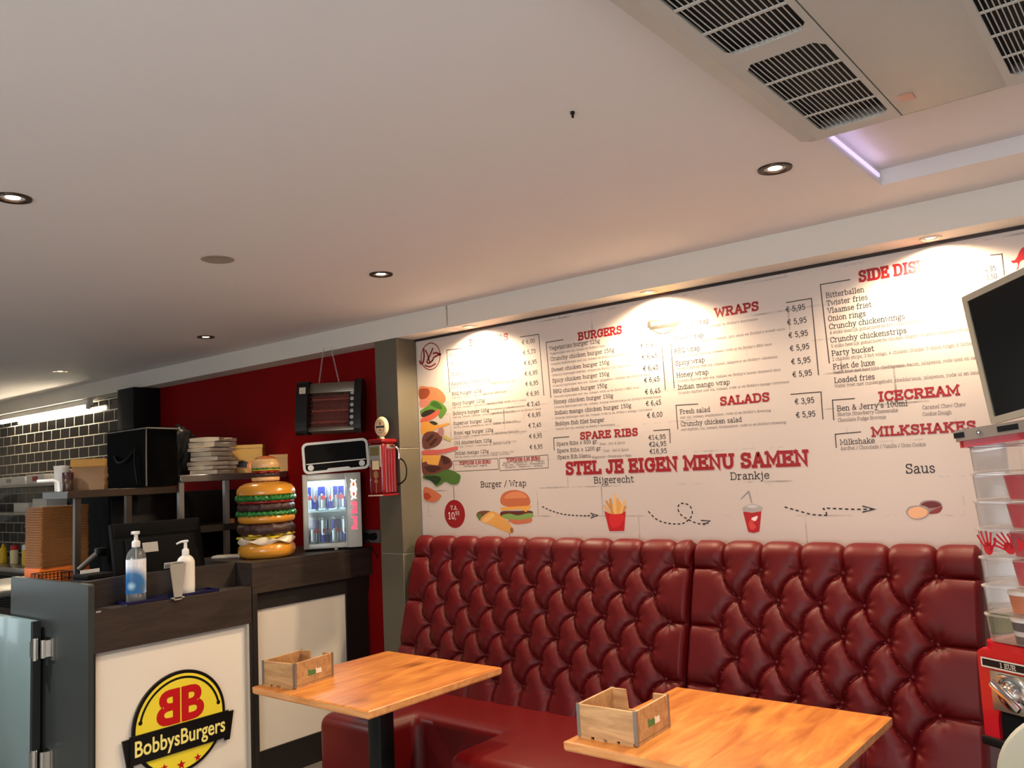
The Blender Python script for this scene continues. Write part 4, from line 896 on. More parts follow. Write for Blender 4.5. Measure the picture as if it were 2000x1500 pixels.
# ------------------------------------------------------------------ tufted banquettes
M_lea = mat('red_leather', (84, 5, 9), .46, noise=.10, nscale=9, bump=.10, bscale=240, spec=.26)
M_lead = mat('red_leather_seat', (88, 3, 5), .40, noise=.10, nscale=7, bump=.08, bscale=200, spec=.3)
ROWZ = [1.130, 1.015, .900, .785, .670, .555]
def tuft(x0, x1, odd, even, parent):
    btn = []
    for r_, z in enumerate(ROWZ):
        for x in (odd if r_ % 2 == 0 else even): btn.append((x, z, r_))
    seg = []
    def sag(a, b_):
        n = 5; P = []; Lq = math.hypot(b_[0] - a[0], b_[1] - a[1])
        for k in range(n + 1):
            t = k / n; s = 4 * t * (1 - t)
            P.append((a[0] + (b_[0] - a[0]) * t + .017 * s * (b_[1] - a[1]) / Lq, a[1] + (b_[1] - a[1]) * t - .017 * s * (b_[0] - a[0]) / Lq))
        for p, q in zip(P, P[1:]): seg.append((p, q))
    for (x, z, r_) in btn:
        for (x2, z2, r2) in btn:
            if r2 == r_ + 1 and abs(x2 - x) < .12: sag((x, z), (x2, z2))
        if r_ == 0: seg.append(((x, z), (x, 1.6)))
        if r_ == len(ROWZ) - 1: seg.append(((x, z), (x, .2)))
    for r_ in (0, 2, 4):
        xs = [b_[0] for b_ in btn if b_[2] == r_]
        seg.append(((min(xs), ROWZ[r_]), (x0 - .05, ROWZ[r_] - .004))); seg.append(((max(xs), ROWZ[r_]), (x1 + .05, ROWZ[r_] - .004)))
    nx = int((x1 - x0) / .0052)
    # profile: straight slope, rolled top, flat top to the wall
    prof = []
    sl = np.array([.21, .74]); sl = sl / np.hypot(*sl)
    y0_, z0_ = 3.185, .40
    nrm = np.array([-sl[1], sl[0]])
    s_end = (1.185 - z0_) / sl[1]
    m = int(s_end / .0054)
    for k in range(m + 1):
        s = s_end * k / m; prof.append((y0_ + sl[0] * s, z0_ + sl[1] * s, nrm[0], nrm[1], z0_ + sl[1] * s))
    rad = .030; cy, cz = prof[-1][0] - nrm[0] * rad, prof[-1][1] - nrm[1] * rad
    a0 = math.atan2(nrm[1], nrm[0]); L = prof[-1][4]
    for k in range(1, 11):
        a = a0 + (R(90) - a0) * k / 10
        prof.append((cy + rad * math.cos(a), cz + rad * math.sin(a), math.cos(a), math.sin(a), L + .05 * k / 10))
    yb = prof[-1][0]
    for k in range(1, 7): prof.append((yb + (YW - .004 - yb) * k / 6, prof[-1][1], 0, 1, L + .05 + .1 * k / 6))
    U = np.linspace(x0, x1, nx + 1); P = np.array(prof)
    gx, gv = np.meshgrid(U, P[:, 4]); q = np.stack([gx.ravel(), gv.ravel()], 1)
    dc = np.full(len(q), 9.0)
    for (a, b_) in seg:
        a = np.array(a); b_ = np.array(b_); ab = b_ - a
        t = np.clip(((q - a) @ ab) / (ab @ ab), 0, 1)
        d = np.hypot(*(q - a - t[:, None] * ab).T); dc = np.minimum(dc, d)
    db = np.full(len(q), 9.0)
    for (x, z, r_) in btn: db = np.minimum(db, np.hypot(q[:, 0] - x, q[:, 1] - z))
    puff = np.minimum(dc / .050, 1.0); puff = np.sqrt(1 - (1 - puff) ** 2)
    hh = .026 * puff * (.42 + .58 * (1 - np.exp(-(db / .045) ** 1.5))) + .012 * (1 - np.exp(-(db / .03) ** 2)) - .006 * np.exp(-(dc / .004) ** 2)
    # fine gathers radiating from the buttons
    rs = np.random.RandomState(3)
    ang = np.zeros(len(q)); ph = np.zeros(len(q)); best = np.full(len(q), 9.0)
    for (x, z, r_) in btn:
        d = np.hypot(q[:, 0] - x, q[:, 1] - z); k_ = d < best
        ang[k_] = np.arctan2(q[k_, 1] - z, q[k_, 0] - x); ph[k_] = rs.rand() * 6; best[k_] = d[k_]
    hh += .0022 * np.sin(ang * 7 + ph) * np.exp(-((best - .028) / .02) ** 2)
    e = np.minimum(q[:, 0] - x0, x1 - q[:, 0]); hh *= np.clip(e / .02, 0, 1) ** .5
    hh = hh.reshape(gx.shape)
    hh[-6:] *= np.linspace(.8, .1, 6)[:, None]
    V = np.stack([gx, P[:, 0][:, None] + P[:, 2][:, None] * hh, P[:, 1][:, None] + P[:, 3][:, None] * hh], -1).reshape(-1, 3)
    w_ = nx + 1; h_ = len(prof)
    idx = np.arange(w_ * h_).reshape(h_, w_)
    Fc = np.stack([idx[:-1, :-1], idx[:-1, 1:], idx[1:, 1:], idx[1:, :-1]], -1).reshape(-1, 4)
    mb = MB(); mb.v = [tuple(p) for p in V]; mb.f = [tuple(int(i) for i in f) for f in Fc]; mb.m = [0] * len(mb.f); mb.sm = [True] * len(mb.f)
    # ends and underside close the cushion against the wall
    for col, fl in ((idx[:, 0], False), (idx[:, -1], True)):
        x = x0 if not fl else x1
        ring = [mb.v[i] for i in col] + [(x, YW - .004, z0_)]
        o = len(mb.v); mb.v.extend(ring); f = tuple(range(o, o + len(ring)))
        mb.f.append(f if fl else tuple(reversed(f))); mb.m.append(0); mb.sm.append(False)
    bk = wb(mb, 'backrest', M_lea, parent)
    for (x, z, r_) in btn:
        s = (z - z0_) / sl[1]; y = y0_ + sl[0] * s
        b_ = MB().ball((x, y - .0035, z + .001), .0095, .0055, .0095, 6); wb(b_, 'button', M_lea, bk)
def seat(outline, zt, parent, bev=.055):
    bm = bmesh.new()
    f = bm.faces.new([bm.verts.new((x, y, .07)) for x, y in outline])
    g = bmesh.ops.extrude_face_region(bm, geom=[f])
    up = [e for e in g['geom'] if isinstance(e, bmesh.types.BMVert)]
    for v in up: v.co.z = zt
    bm.normal_update()
    top = [e for e in bm.edges if all(v.co.z > zt - 1e-4 for v in e.verts)]
    ver = [e for e in bm.edges if abs(e.verts[0].co.z - e.verts[1].co.z) > .1 and min(e.verts[0].co.y, e.verts[1].co.y) < 3.0]
    bmesh.ops.bevel(bm, geom=top + ver, offset=bev, segments=5, affect='EDGES', profile=.5)
    bmesh.ops.recalc_face_normals(bm, faces=bm.faces)
    mb = MB().bm(bm, 0, True)
    wb(mb, 'seat', M_lead, parent)
b1 = thing('tufted_banquette', 'red leather button-tufted banquette between the tiled pillar and the seam, behind the far table', 'bench', (-2.6, 3.2, 0), 0, 'red tufted banquettes')
tuft(-3.50, -1.772, [-1.862 - .169 * k for k in range(10)], [-1.947 - .169 * k for k in range(9)], b1)
seat([(-3.40, 3.30), (-3.40, 2.60), (-2.985, 2.60), (-2.985, 2.86), (-2.47, 2.86), (-2.47, 2.52), (-1.77, 2.52), (-1.77, 3.30)], .475, b1)
mb = MB(); mb.box(-3.36, -1.78, 2.95, 3.28, 0, .08); wb(mb, 'plinth', M_blackm, b1)
b2 = thing('tufted_banquette', 'red leather button-tufted banquette right of the seam, behind the near table', 'bench', (-1.2, 3.2, 0), 0, 'red tufted banquettes')
tuft(-1.762, -.640, [-.790 - .167 * k for k in range(6)], [-.876 - .168 * k for k in range(5)], b2)
seat([(-1.762, 3.30), (-1.762, 2.52), (-1.48, 2.52), (-1.48, 2.93), (-.90, 2.93), (-.90, 2.86), (-.640, 2.86), (-.640, 3.30)], .475, b2)
mb = MB(); mb.box(-1.75, -.66, 2.97, 3.28, 0, .08); wb(mb, 'plinth', M_blackm, b2)

# ------------------------------------------------------------------ tables
M_oak = wood_mat('orange_oak', (164, 90, 34), (208, 136, 62), 1, .34, 1.0, planks=.14)
M_oake = wood_mat('oak_edge', (190, 122, 66), (216, 156, 98), 0, .4, 1.2, knots=False)
M_leg = mat('black_table_steel', (18, 22, 22), .35, metal=.4)
def table(x0, x1, y0, y1, label):
    cx, cy = (x0 + x1) / 2, (y0 + y1) / 2
    t = thing('cafe_table', label, 'table', (cx, cy, 0), 0, 'oak pedestal tables')
    w_, d_ = (x1 - x0) / 2, (y1 - y0) / 2
    mb = MB()
    a = [(-w_, -d_), (w_, -d_), (w_, d_), (-w_, d_)]
    lv = [(.006, .752), (.0, .7485), (.0, .7465), (-.001, .728), (.004, .722)]
    V = []
    for ins, z in lv: V += [(x - math.copysign(ins, x), y - math.copysign(ins, y), z) for x, y in a]
    mb.add(V, [(0, 1, 2, 3), (19, 18, 17, 16)], 0)
    for k in range(4): mb.add(V, [(4 * (k + 1) + i, 4 * (k + 1) + (i + 1) % 4, 4 * k + (i + 1) % 4, 4 * k + i) for i in range(4)], 1 if k else 0)
    mb.build('tabletop', [M_oak, M_oake], t)
    p = MB(); p.box(-.040, .040, -.040, .040, .03, .70, bev=.008)
    p.build('pedestal', M_leg, t)
    p = MB(); p.box(-.16, .16, -.16, .16, .70, .7225); p.build('mounting_plate', M_leg, t)
    p = MB(); p.lathe([(.21, 0), (.21, .012), (.19, .022), (.06, .034), (.001, .036)], n=40); p.build('base', M_leg, t)
    return t
table(-3.136, -2.415, 2.078, 2.828, 'square oak-topped pedestal table nearest the counter, with a crate on its left corner')
table(-1.617, -.846, 2.172, 2.900, 'square oak-topped pedestal table in front of the right banquette')

M_crate = wood_mat('crate_wood', (150, 108, 68), (190, 148, 100), 0, .55, 1.6, knots=False)
M_zinc = mat('zinc_strip', (150, 146, 138), .4, metal=.8)
def crate(cx, cy, rz, w_, d_, h_, label):
    t = thing('wooden_crate', label, 'crate', (cx, cy, .752), rz, 'tea crates on the tables')
    th = .009; W2, D2 = w_ / 2, d_ / 2
    MB().box(-W2 + th, W2 - th, -D2 + th, D2 - th, .006, .012).build('bottom', M_crate, t)
    f = MB(); f.box(-W2, W2, -D2, -D2 + th, .008, h_, bev=.001, seg=1)
    for x in (-W2 + .0, -W2 + .058, -.012, W2 - .060): f.box(x, x + .046, -D2, -D2 + th, 0, .0085)
    f.build('front_side', M_crate, t)
    for s in (-1, 1):
        b_ = MB(); x = s * (W2 - th / 2)
        b_.box(x - th / 2, x + th / 2, -D2 + th, D2 - th, .010, h_ + .001, bev=.001, seg=1); b_.box(x - th / 2, x + th / 2, -D2 + th, D2 - th, .0, .009)
        e = b_.build('end_side', M_crate, t)
        if s == 1:
            g = MB(); fn = lambda u, v_, d: (W2 + .0004 + d, u, v_)
            text(g, 'fuze', -.036, h_ * .40, .020, .26, fn, .0002, .040); text(g, 'tea', .008, h_ * .40, .020, .26, fn, .0002, .032, mi=1)
            g.build('printed_logo', [mat('logo_green', (56, 122, 62), .5), mat('logo_white', (236, 230, 214), .5)], e)
    b_ = MB(); k = .062
    fn = lambda u, v_, d: (u, d, v_)
    b_.prism([(-W2, 0), (W2, 0), (W2, h_), (W2 - .050, h_), (W2 - .056, h_ - k), (-W2 + .062, h_ - k), (-W2 + .056, h_), (-W2, h_)], fn, D2 - th, D2)
    b_.build('notched_side', M_crate, t)
    for sx in (-1, 1):
        for sy in (-1, 1):
            c = MB(); x, y = sx * W2, sy * D2
            c.box(min(x, x - sx * .010), max(x, x - sx * .010), min(y, y + sy * .0014), max(y, y + sy * .0014), .004, h_ + .002)
            c.box(min(x, x + sx * .0014), max(x, x + sx * .0014), min(y + sy * .0014, y - sy * .010), max(y + sy * .0014, y - sy * .010), .004, h_ + .002)
            c.build('corner_strip', M_zinc, t)
    return t
crate(-3.032, 2.232, R(8), .186, .222, .100, 'small wooden tea crate on the left corner of the far table')
crate(-1.497, 2.338, R(3), .208, .222, .102, 'small wooden tea crate on the left corner of the near table')

# ------------------------------------------------------------------ service counters
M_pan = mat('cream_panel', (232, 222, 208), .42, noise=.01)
M_end = mat('anthracite_laminate', (52, 56, 54), .34, noise=.08, nscale=6)
XC = -4.0
lc = thing('service_counter', 'low dark counter front with cream panel and yellow round shop sign', 'counter', (-4.25, 2.2, 0), 0, 'service counter units')
mb = MB()
o_ = [(-4.88, 0), (-4.0, 0), (-4.0, 1.152)] + [(-4.012, 1.16)] + [(-4.868, 1.16), (-4.88, 1.148)]
mb.prism(o_, lambda u, v_, d: (u, d, v_), 1.80, 1.828); wb(mb, 'end_panel', M_end, lc)
mb = MB(); mb.box(-4.022, XC, 1.828, 2.655, .846, 1.037, bev=.001, seg=1); wb(mb, 'fascia', M_dwood, lc)
mb = MB(); mb.box(-4.15, -4.022, 1.828, 2.655, 1.019, 1.037); wb(mb, 'ledge', M_dwood, lc)
mb = MB()
top = cr_spline([(1.828, 1.158), (1.90, 1.160), (2.05, 1.166), (2.3, 1.163), (2.655, 1.160)], 6)
mb.prism([(1.828, 1.0), (2.655, 1.0)] + top[::-1], lambda u, v_, d: (d, u, v_), -4.17, -4.15); wb(mb, 'upstand', M_dwood, lc)
mb = MB(); mb.box(-4.046, -4.028, 1.828, 2.655, .10, .90); wb(mb, 'front_panel', M_pan, lc)
mb = MB(); mb.box(-4.03, -4.022, 1.828, 2.640, .828, .846); mb.box(-4.03, XC - .004, 2.628, 2.640, .10, .846); wb(mb, 'reveal_shade_strip', mat('reveal_shade_grey', (176, 170, 160), .5), lc)  # grey strips at the panel edge, overhang shade put into their colour
mb = MB(); mb.box(-4.03, XC, 1.826, 1.834, .0, .846); mb.box(-4.03, XC, 2.640, 2.658, 0, .846); wb(mb, 'corner_post', M_dwood2, lc)
mb = MB(); mb.box(-4.06, -4.01, 1.83, 2.65, 0, .10); wb(mb, 'plinth', M_dwood2, lc)
mb = MB(); mb.box(-4.78, -4.17, 1.828, 2.655, .93, .96); wb(mb, 'inner_worktop', M_blackm, lc)
mb = MB(); mb.box(XC - .001, XC + .0015, 1.835, 1.857, 1.0295, 1.0365); wb(mb, 'edge_clip', mat('clip_grey', (168, 160, 150), .4), lc)
# shop sign on the cream panel: photo points on the plane of the panel
XS = -4.026
def cs(x, y):
    p_ = onx(0 + x / 3.5714, 1150 + y / 3.5714, XS); return float(p_[1]), float(p_[2])
def fs_(u, v_, d): return (XS + .002 + d, u, v_)
cxy = cs(1240, 905)
sr = (cs(1545, 830)[0] - cs(925, 1000)[0]) / 2 * 1.0
scx = (cs(1560, 900)[0] + cs(912, 1020)[0]) / 2; scz = cs(1240, 570)[1]
sr = (cs(1560, 900)[0] - cs(912, 1020)[0]) / 2; scz -= sr
sg = MB(); sg.prism(ellipse(scx, scz, sr, sr, 64), fs_, 0, .012); sgn = wb(sg, 'shop_sign', mat('sign_black', (16, 14, 14), .35), lc)
sg = MB(); sg.prism(ellipse(scx, scz, sr * .935, sr * .935, 64), fs_, .012, .0135); wb(sg, 'yellow_disc', mat('sign_yellow', (238, 216, 58), .4), sgn)
sg = MB()
arc = [(scx + sr * .86 * math.cos(a), scz + sr * .86 * math.sin(a)) for a in np.linspace(R(12), R(168), 40)]
ribbon(sg, arc, sr * .045, fs_, .0142)
for q in (arc[0], arc[-1]): sg.prism(ellipse(q[0], q[1], sr * .042, sr * .042, 20), fs_, .0135, .0144)
wb(sg, 'black_arc', mat('sign_black', (16, 14, 14), .35), sgn)
sg = MB(); bz = scz - sr * .30
hb = sr * .27
sg.prism([(scx - sr * 1.06, bz - hb), (scx + sr * 1.06, bz - hb), (scx + sr * 1.06, bz + hb), (scx - sr * 1.06, bz + hb)], fs_, .012, .022)
for s in (-1, 1):
    sg.prism([(scx + s * sr * .98, bz - hb * 1.25), (scx + s * sr * 1.10, bz - hb * 1.25), (scx + s * sr * 1.16, bz), (scx + s * sr * 1.20, bz + hb * .85), (scx + s * sr * .98, bz + hb * .85)][::s], fs_, .006, .014)
wb(sg, 'banner', mat('sign_black', (16, 14, 14), .35), sgn)
# sans lettering for the banner comes from the built-in font
def font_mesh(s, size, bold=.0):
    cu = bpy.data.curves.new('lettering', 'FONT'); cu.body = s; cu.size = size; cu.offset = bold; cu.resolution_u = 4
    ob = bpy.data.objects.new('lettering', cu); COL.objects.link(ob)
    dg = bpy.context.evaluated_depsgraph_get(); me = bpy.data.meshes.new_from_object(ob.evaluated_get(dg))
    V = [tuple(v.co) for v in me.vertices]; Fc = [tuple(p_.vertices) for p_ in me.polygons]
    bpy.data.objects.remove(ob); bpy.data.curves.remove(cu); bpy.data.meshes.remove(me)
    return V, Fc
def sans(mb, s, u0, v0, width, height, fn, d, bold=.0, mi=0, mirror=False):
    V, Fc = font_mesh(s, 1.0, bold)
    xs = [p_[0] for p_ in V]; ys = [p_[1] for p_ in V]
    k = width / (max(xs) - min(xs)); ky = height / .72
    W_ = []
    for x, y, z in V:
        u = (x - min(xs)) * k
        if mirror: u = width - u
        W_.append(fn(u0 + u, v0 + y * ky, d))
    mb.add(W_, Fc if not mirror else [tuple(reversed(f)) for f in Fc], mi)
sg = MB(); sans(sg, 'BobbysBurgers', scx - sr * .97, bz - sr * .125, sr * 1.94, sr * .30, fs_, .0226, .018)
wb(sg, 'banner_lettering', mat('sign_cream', (240, 226, 130), .4), sgn)
sg = MB()
sans(sg, 'B', scx + sr * .015, scz + .005, sr * .50, sr * .66, fs_, .0145, .035); sans(sg, 'B', scx - sr * .515, scz + .005, sr * .50, sr * .66, fs_, .0145, .035, mirror=True)
wb(sg, 'monogram', mat('sign_red', (188, 20, 24), .4), sgn)
for dx, dz, r_ in ((-.36, -.80, .085), (0, -.84, .10), (.36, -.80, .085)):
    pts = []; sg = MB()
    for k in range(10):
        a = R(90 + 36 * k); q = r_ * sr * (1 if k % 2 == 0 else .42); pts.append((scx + dx * sr + q * math.cos(a), scz + dz * sr + q * math.sin(a)))
    sg.add([fs_(u, v_, .0143) for u, v_ in pts], [range(10)])
    wb(sg, 'star', mat('sign_red', (188, 20, 24), .4), sgn)

hc = thing('service_counter', 'higher dark counter with cream panel by the red wall, carrying burger statue and fridge', 'counter', (-4.3, 3.1, 0), 0, 'service counter units')
mb = MB(); mb.box(-4.62, XC, 2.66, YW - .004, 1.125, 1.16, bev=.001, seg=1); wb(mb, 'countertop', M_dwood, hc)
mb = MB(); mb.box(-4.022, XC, 2.66, YW - .004, .995, 1.125); mb.box(-4.62, XC - .0225, 2.66, 2.68, .995, 1.125); wb(mb, 'apron', M_dwood, hc)
mb = MB(); mb.box(-4.05, XC, 2.66, 2.69, 0, .995); wb(mb, 'corner_post', M_dwood2, hc)
mb = MB()
mb.box(-4.05, -4.035, 2.69, YW - .004, .902, .995); mb.box(-4.05, -4.035, 3.325, YW - .02, 0, .902); mb.box(-4.05, -4.035, 2.69, 3.325, 0, .16)
wb(mb, 'panel_frame', mat('counter_black', (24, 20, 18), .5), hc)
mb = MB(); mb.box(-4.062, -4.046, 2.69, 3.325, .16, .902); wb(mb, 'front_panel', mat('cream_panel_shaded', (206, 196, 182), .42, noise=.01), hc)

# low gate with hinge left of the counter end
gt = thing('swing_gate', 'pale blue-grey laminate gate hinged to the dark counter end', 'gate', (-4.46, 1.765, .0))
M_gate = mat('gate_laminate', (126, 148, 148), .22, noise=.06, nscale=3, coat=.3)
g = MB(); g.box(-.78, -.03, -.018, .018, .12, .968, bev=.002); g.build('panel', M_gate, gt)
g = MB(); g.box(-.03, -.004, -.018, .018, .12, .968); g.build('dark_edge', mat('gate_edge', (30, 34, 34), .5), gt)
for z in (.79, .27):
    g = MB(); g.lathe([(.014, 0), (.014, .105)], (.028, -.020, z), 20); g.lathe([(.011, 0), (.011, .085)], (.058, .004, z + .01), 20)
    g.box(-.03, .028, -.022, -.019, z + .01, z + .085); g.box(.028, .115, .026, .034, z, z + .105)
    g.box(.04, .06, .0, .03, z + .012, z + .09)
    g.build('hinge', M_chrome, gt)

# ------------------------------------------------------------------ things on the low counter
M_navy = mat('navy_tray', (12, 13, 58), .35)
ya = float(onx(240, 1180, -4.06)[1]); yb = float(onx(420, 1152, -4.06)[1])
tr = thing('bottle_tray', 'narrow dark blue tray under the two pump bottles on the counter ledge', 'tray', (-4.075, (ya + yb) / 2, 1.0376))
hl = (yb - ya) / 2
mb = MB(); mb.box(-.058, .058, -hl, hl, 0, .004, bev=.0015, seg=1)
for (x0, x1, y0, y1) in ((-.058, -.052, -hl, hl), (.052, .058, -hl, hl), (-.052, .052, -hl, -hl + .006), (-.052, .052, hl - .006, hl)): mb.box(x0, x1, y0, y1, .004, .014)
mb.build('tray', M_navy, tr)
def grad_label():
    m = bpy.data.materials.new('blue_white_label'); m.use_nodes = True
    nt = m.node_tree; b = nt.nodes['Principled BSDF']; N = nt.nodes.new; L = nt.links.new
    tc = N('ShaderNodeTexCoord'); vm = N('ShaderNodeVectorMath'); vm.operation = 'DISTANCE'
    vm.inputs[1].default_value = (.024, -.036, .078)
    L(tc.outputs['Object'], vm.inputs[0])
    cr = N('ShaderNodeValToRGB'); e = cr.color_ramp.elements
    e[0].position = .0; e[0].color = srgb((214, 232, 244)); e[1].position = .098; e[1].color = srgb((236, 238, 240))
    k = e.new(.010); k.color = srgb((150, 196, 226)); k = e.new(.024); k.color = srgb((44, 104, 164)); k = e.new(.060); k.color = srgb((58, 118, 176))
    L(vm.outputs['Value'], cr.inputs[0]); L(cr.outputs[0], b.inputs['Base Color']); b.inputs['Roughness'].default_value = .35
    return m
bx_ = -4.078
yy = float(onx(266, 1166, bx_)[1])
sb = thing('sanitizer_bottle', 'tall clear pump bottle with blue and white label on the counter', 'pump bottle', (bx_, yy, 1.0425), 0)
SX = .72
bprof = [(.0443, 0), (.0475, .004), (.048, .03), (.048, .205), (.046, .222), (.038, .240), (.026, .252), (.0175, .258), (.0175, .268)]
MB().lathe(bprof, n=40, sx=SX).build('bottle', clear_mat('clear_plastic', (226, 232, 232), .10, .08, .10), sb)
lab = MB(); lab.lathe([(.0484, .040), (.0486, .041), (.0486, .203), (.0484, .204)], n=48, sx=SX, cap=False)
lb_ = lab.build('label', grad_label(), sb)
def cyl(u, v_, d):  # u = angle in degrees
    return ((.0488 + d) * SX * math.cos(R(u)), (.0488 + d) * math.sin(R(u)), v_)
g = MB()
for k in range(16): g.quad([cyl(8, .186 - k * .0062, 0), cyl(26, .186 - k * .0062, 0), cyl(26, .1835 - k * .0062, 0), cyl(8, .1835 - k * .0062, 0)])
for k in range(9): g.quad([cyl(10 + k * 2.2, .078, 0), cyl(11.2 + k * 2.2, .078, 0), cyl(11.2 + k * 2.2, .054, 0), cyl(10 + k * 2.2, .054, 0)])
for k in range(3): g.quad([cyl(-32, .185 - k * .006, 0), cyl(-14, .185 - k * .006, 0), cyl(-14, .183 - k * .006, 0), cyl(-32, .183 - k * .006, 0)])
g.build('label_print', mat('label_grey', (120, 116, 116), .5), lb_)
M_wp = mat('white_plastic', (232, 228, 220), .32)
def pump(parent, z, flat, s=1.0, ang=250):
    g = MB(); g.lathe([(.0195 * s, z), (.0195 * s, z + .024), (.015 * s, z + .030), (.010 * s, z + .032), (.0085 * s, z + .060), (.009 * s, z + .062)], n=28)
    if flat: g.lathe([(.010 * s, z + .058), (.017 * s, z + .062), (.018 * s, z + .072), (.016 * s, z + .076)], n=24)
    c_ = Vector((0, 0, z + .068)); d = Vector((math.cos(R(ang)), math.sin(R(ang)), 0))
    if flat: g.tube([c_ - d * .012, c_ + d * .022], .0075 * s, 10)
    else: g.tube([c_ - d * .014 + Vector((0, 0, .001)), c_, c_ + d * .020 - Vector((0, 0, .001)), c_ + d * .036 - Vector((0, 0, .007)), c_ + d * .043 - Vector((0, 0, .012))], [.006, .0075, .006, .005, .0045], 10)
    g.build('pump', M_wp, parent)
pump(sb, .262, True)
MB().tube([(0, 0, .262), (0, 0, .02)], .003, 8).build('dip_tube', M_wp, sb)
yy = float(onx(363, 1150, bx_)[1])
s2 = thing('lotion_bottle', 'white pump bottle behind the grey plastic holder on the counter', 'pump bottle', (bx_, yy, 1.0425), 0)
MB().lathe([(.040, 0), (.046, .005), (.0475, .03), (.0475, .150), (.046, .164), (.038, .180), (.026, .190), (.019, .193), (.019, .200)], n=40, sx=.70).build('bottle', M_wp, s2)
pump(s2, .196, False, .9, 235)
g = MB(); fnl = lambda u, v_, d: ((.0479 + d) * .70 * math.cos(R(u)), (.0479 + d) * math.sin(R(u)), v_)
for k in range(14): g.quad([fnl(-60, .140 - k * .007, 0), fnl(-28 + (k % 3) * 4, .140 - k * .007, 0), fnl(-28 + (k % 3) * 4, .1375 - k * .007, 0), fnl(-60, .1375 - k * .007, 0)])
g.build('printed_text', mat('label_grey', (120, 116, 116), .5), s2)
yy = float(onx(343, 1160, -4.012)[1])
gh = thing('plastic_holder', 'grey tapered plastic holder hooked over the counter edge between the bottles', 'holder', (-3.9985, yy, 1.0))
M_gp = mat('grey_plastic', (158, 152, 142), .4)
g = MB(); fn = lambda u, v_, d: (d, u, v_)
g.prism([(-.017, .030), (.019, .030), (.044, .205), (.030, .214), (-.028, .210), (-.040, .200)], fn, .0035, .010)
g.build('front_plate', M_gp, gh)
g = MB(); g.box(-.050, .010, -.040, .030, .206, .213, bev=.002); g.box(-.050, -.044, -.040, .030, .185, .206); g.build('hook_lip', M_gp, gh)
g = MB(); g.box(-.012, .010, -.030, .034, .0375, .044); g.build('foot', M_gp, gh)

# ------------------------------------------------------------------ burger statues
def mp_(px, py): pass
M_bun = mat('glazed_bun', (206, 140, 44), .22, noise=.18, nscale=7, coat=.4); M_bunl = mat('pale_bun', (224, 178, 120), .3, noise=.12, nscale=8, coat=.3)
M_pat = mat('patty', (62, 36, 30), .5, noise=.35, nscale=30, bump=.9, bscale=38); M_let = mat('lettuce', (34, 110, 44), .32, noise=.4, nscale=22, coat=.2)
M_chs = mat('cheese', (206, 178, 46), .3, noise=.08); M_egg = mat('mayonnaise', (228, 212, 186), .3, noise=.06); M_tom = mat('tomato', (142, 26, 24), .3, noise=.15)
def shape(prof, amp=0, k=9, zamp=0, seed=0):
    rs = random.Random(seed); ph = [rs.random() * 6.28 for _ in range(6)]
    def wob(a, j, r, z):
        t = math.sin(k * a + ph[0]) + .6 * math.sin((k * 2 + 3) * a + ph[1]) + .3 * math.sin((k * 3 + 1) * a + ph[2])
        e = 1 if r > .02 else 0
        return r + amp * t * e, z + zamp * math.sin(k * 1.5 * a + ph[3] + j * .6) * e
    return wob
def disc(r, z0, z1, rd=None, rim=6):
    h = (z1 - z0) / 2; rd = rd or h
    P = [(.001, z0)]
    for i in range(rim + 1):
        a = -PI / 2 + PI * i / rim; P.append((r - rd + rd * math.cos(a), (z0 + z1) / 2 + h * math.sin(a)))
    return P + [(.001, z1)]
bs = thing('burger_statue', 'big glossy double burger statue on the higher counter', 'statue', (-4.215, 2.905, 1.1606))
r_ = .166
def bpart(name, prof, m, wob=None, n=72): MB().lathe(prof, n=n, wob=wob, cap=False).build(name, m, bs)
bpart('bottom_bun', disc(r_ * .97, 0, .088, .036), M_bun)
bpart('egg_sauce', disc(r_ * .98, .084, .112), M_egg, shape(None, .004, 4, .010, 1))
for k, a in enumerate((20, 65)):
    g = MB()
    Mx = Matrix.Rotation(R(a), 4, 'Z') @ Matrix.Rotation(R(3 - 5 * k), 4, 'X')
    g.box(-.118, .118, -.118, .118, .116 + .006 * k, .128 + .006 * k, bev=.004, mtx=Mx)
    g.build('cheese_slice', M_chs, bs)
bpart('lower_patty', disc(r_ * .96, .130, .196, .028), M_pat, shape(None, .0035, 11, .004, 2))
bpart('middle_bun', disc(r_ * .97, .196, .246, .022), M_bun)
bpart('lower_lettuce', disc(r_ * 1.0, .238, .262), M_let, shape(None, .0045, 26, .006, 4))
bpart('upper_patty', disc(r_ * .96, .262, .310, .020), M_pat, shape(None, .0035, 12, .003, 5))
bpart('tomato_slice', disc(r_ * .955, .308, .324), M_tom)
bpart('upper_lettuce', disc(r_ * 1.02, .322, .352), M_let, shape(None, .005, 24, .007, 6))
bpart('top_bun', [(.001, .350)] + [(r_ * .9, .350), (r_ * .985, .358), (r_ * 1.0, .370), (r_ * .97, .388), (r_ * .88, .408), (r_ * .7, .422), (r_ * .4, .430), (.001, .432)], M_bun)
s_ = MB(); rs = random.Random(5)
for k in range(60):
    a = rs.random() * 2 * PI; q = r_ * (.2 + .72 * rs.random()); zz = .4325 - .055 * (q / r_) ** 3.2
    s_.ball((q * math.cos(a), q * math.sin(a), zz), .0035, .0022, .0018, 4)
so = s_.build('sesame_topping', mat('sesame', (230, 200, 140), .4), bs); so['kind'] = 'stuff'
b2_ = thing('burger_statue', 'small burger figure standing on top of the big burger statue', 'statue', (-4.215, 2.905, 1.5952))
q_ = .080
def sp(name, prof, m, wob=None): MB().lathe(prof, n=56, wob=wob, cap=False).build(name, m, b2_)
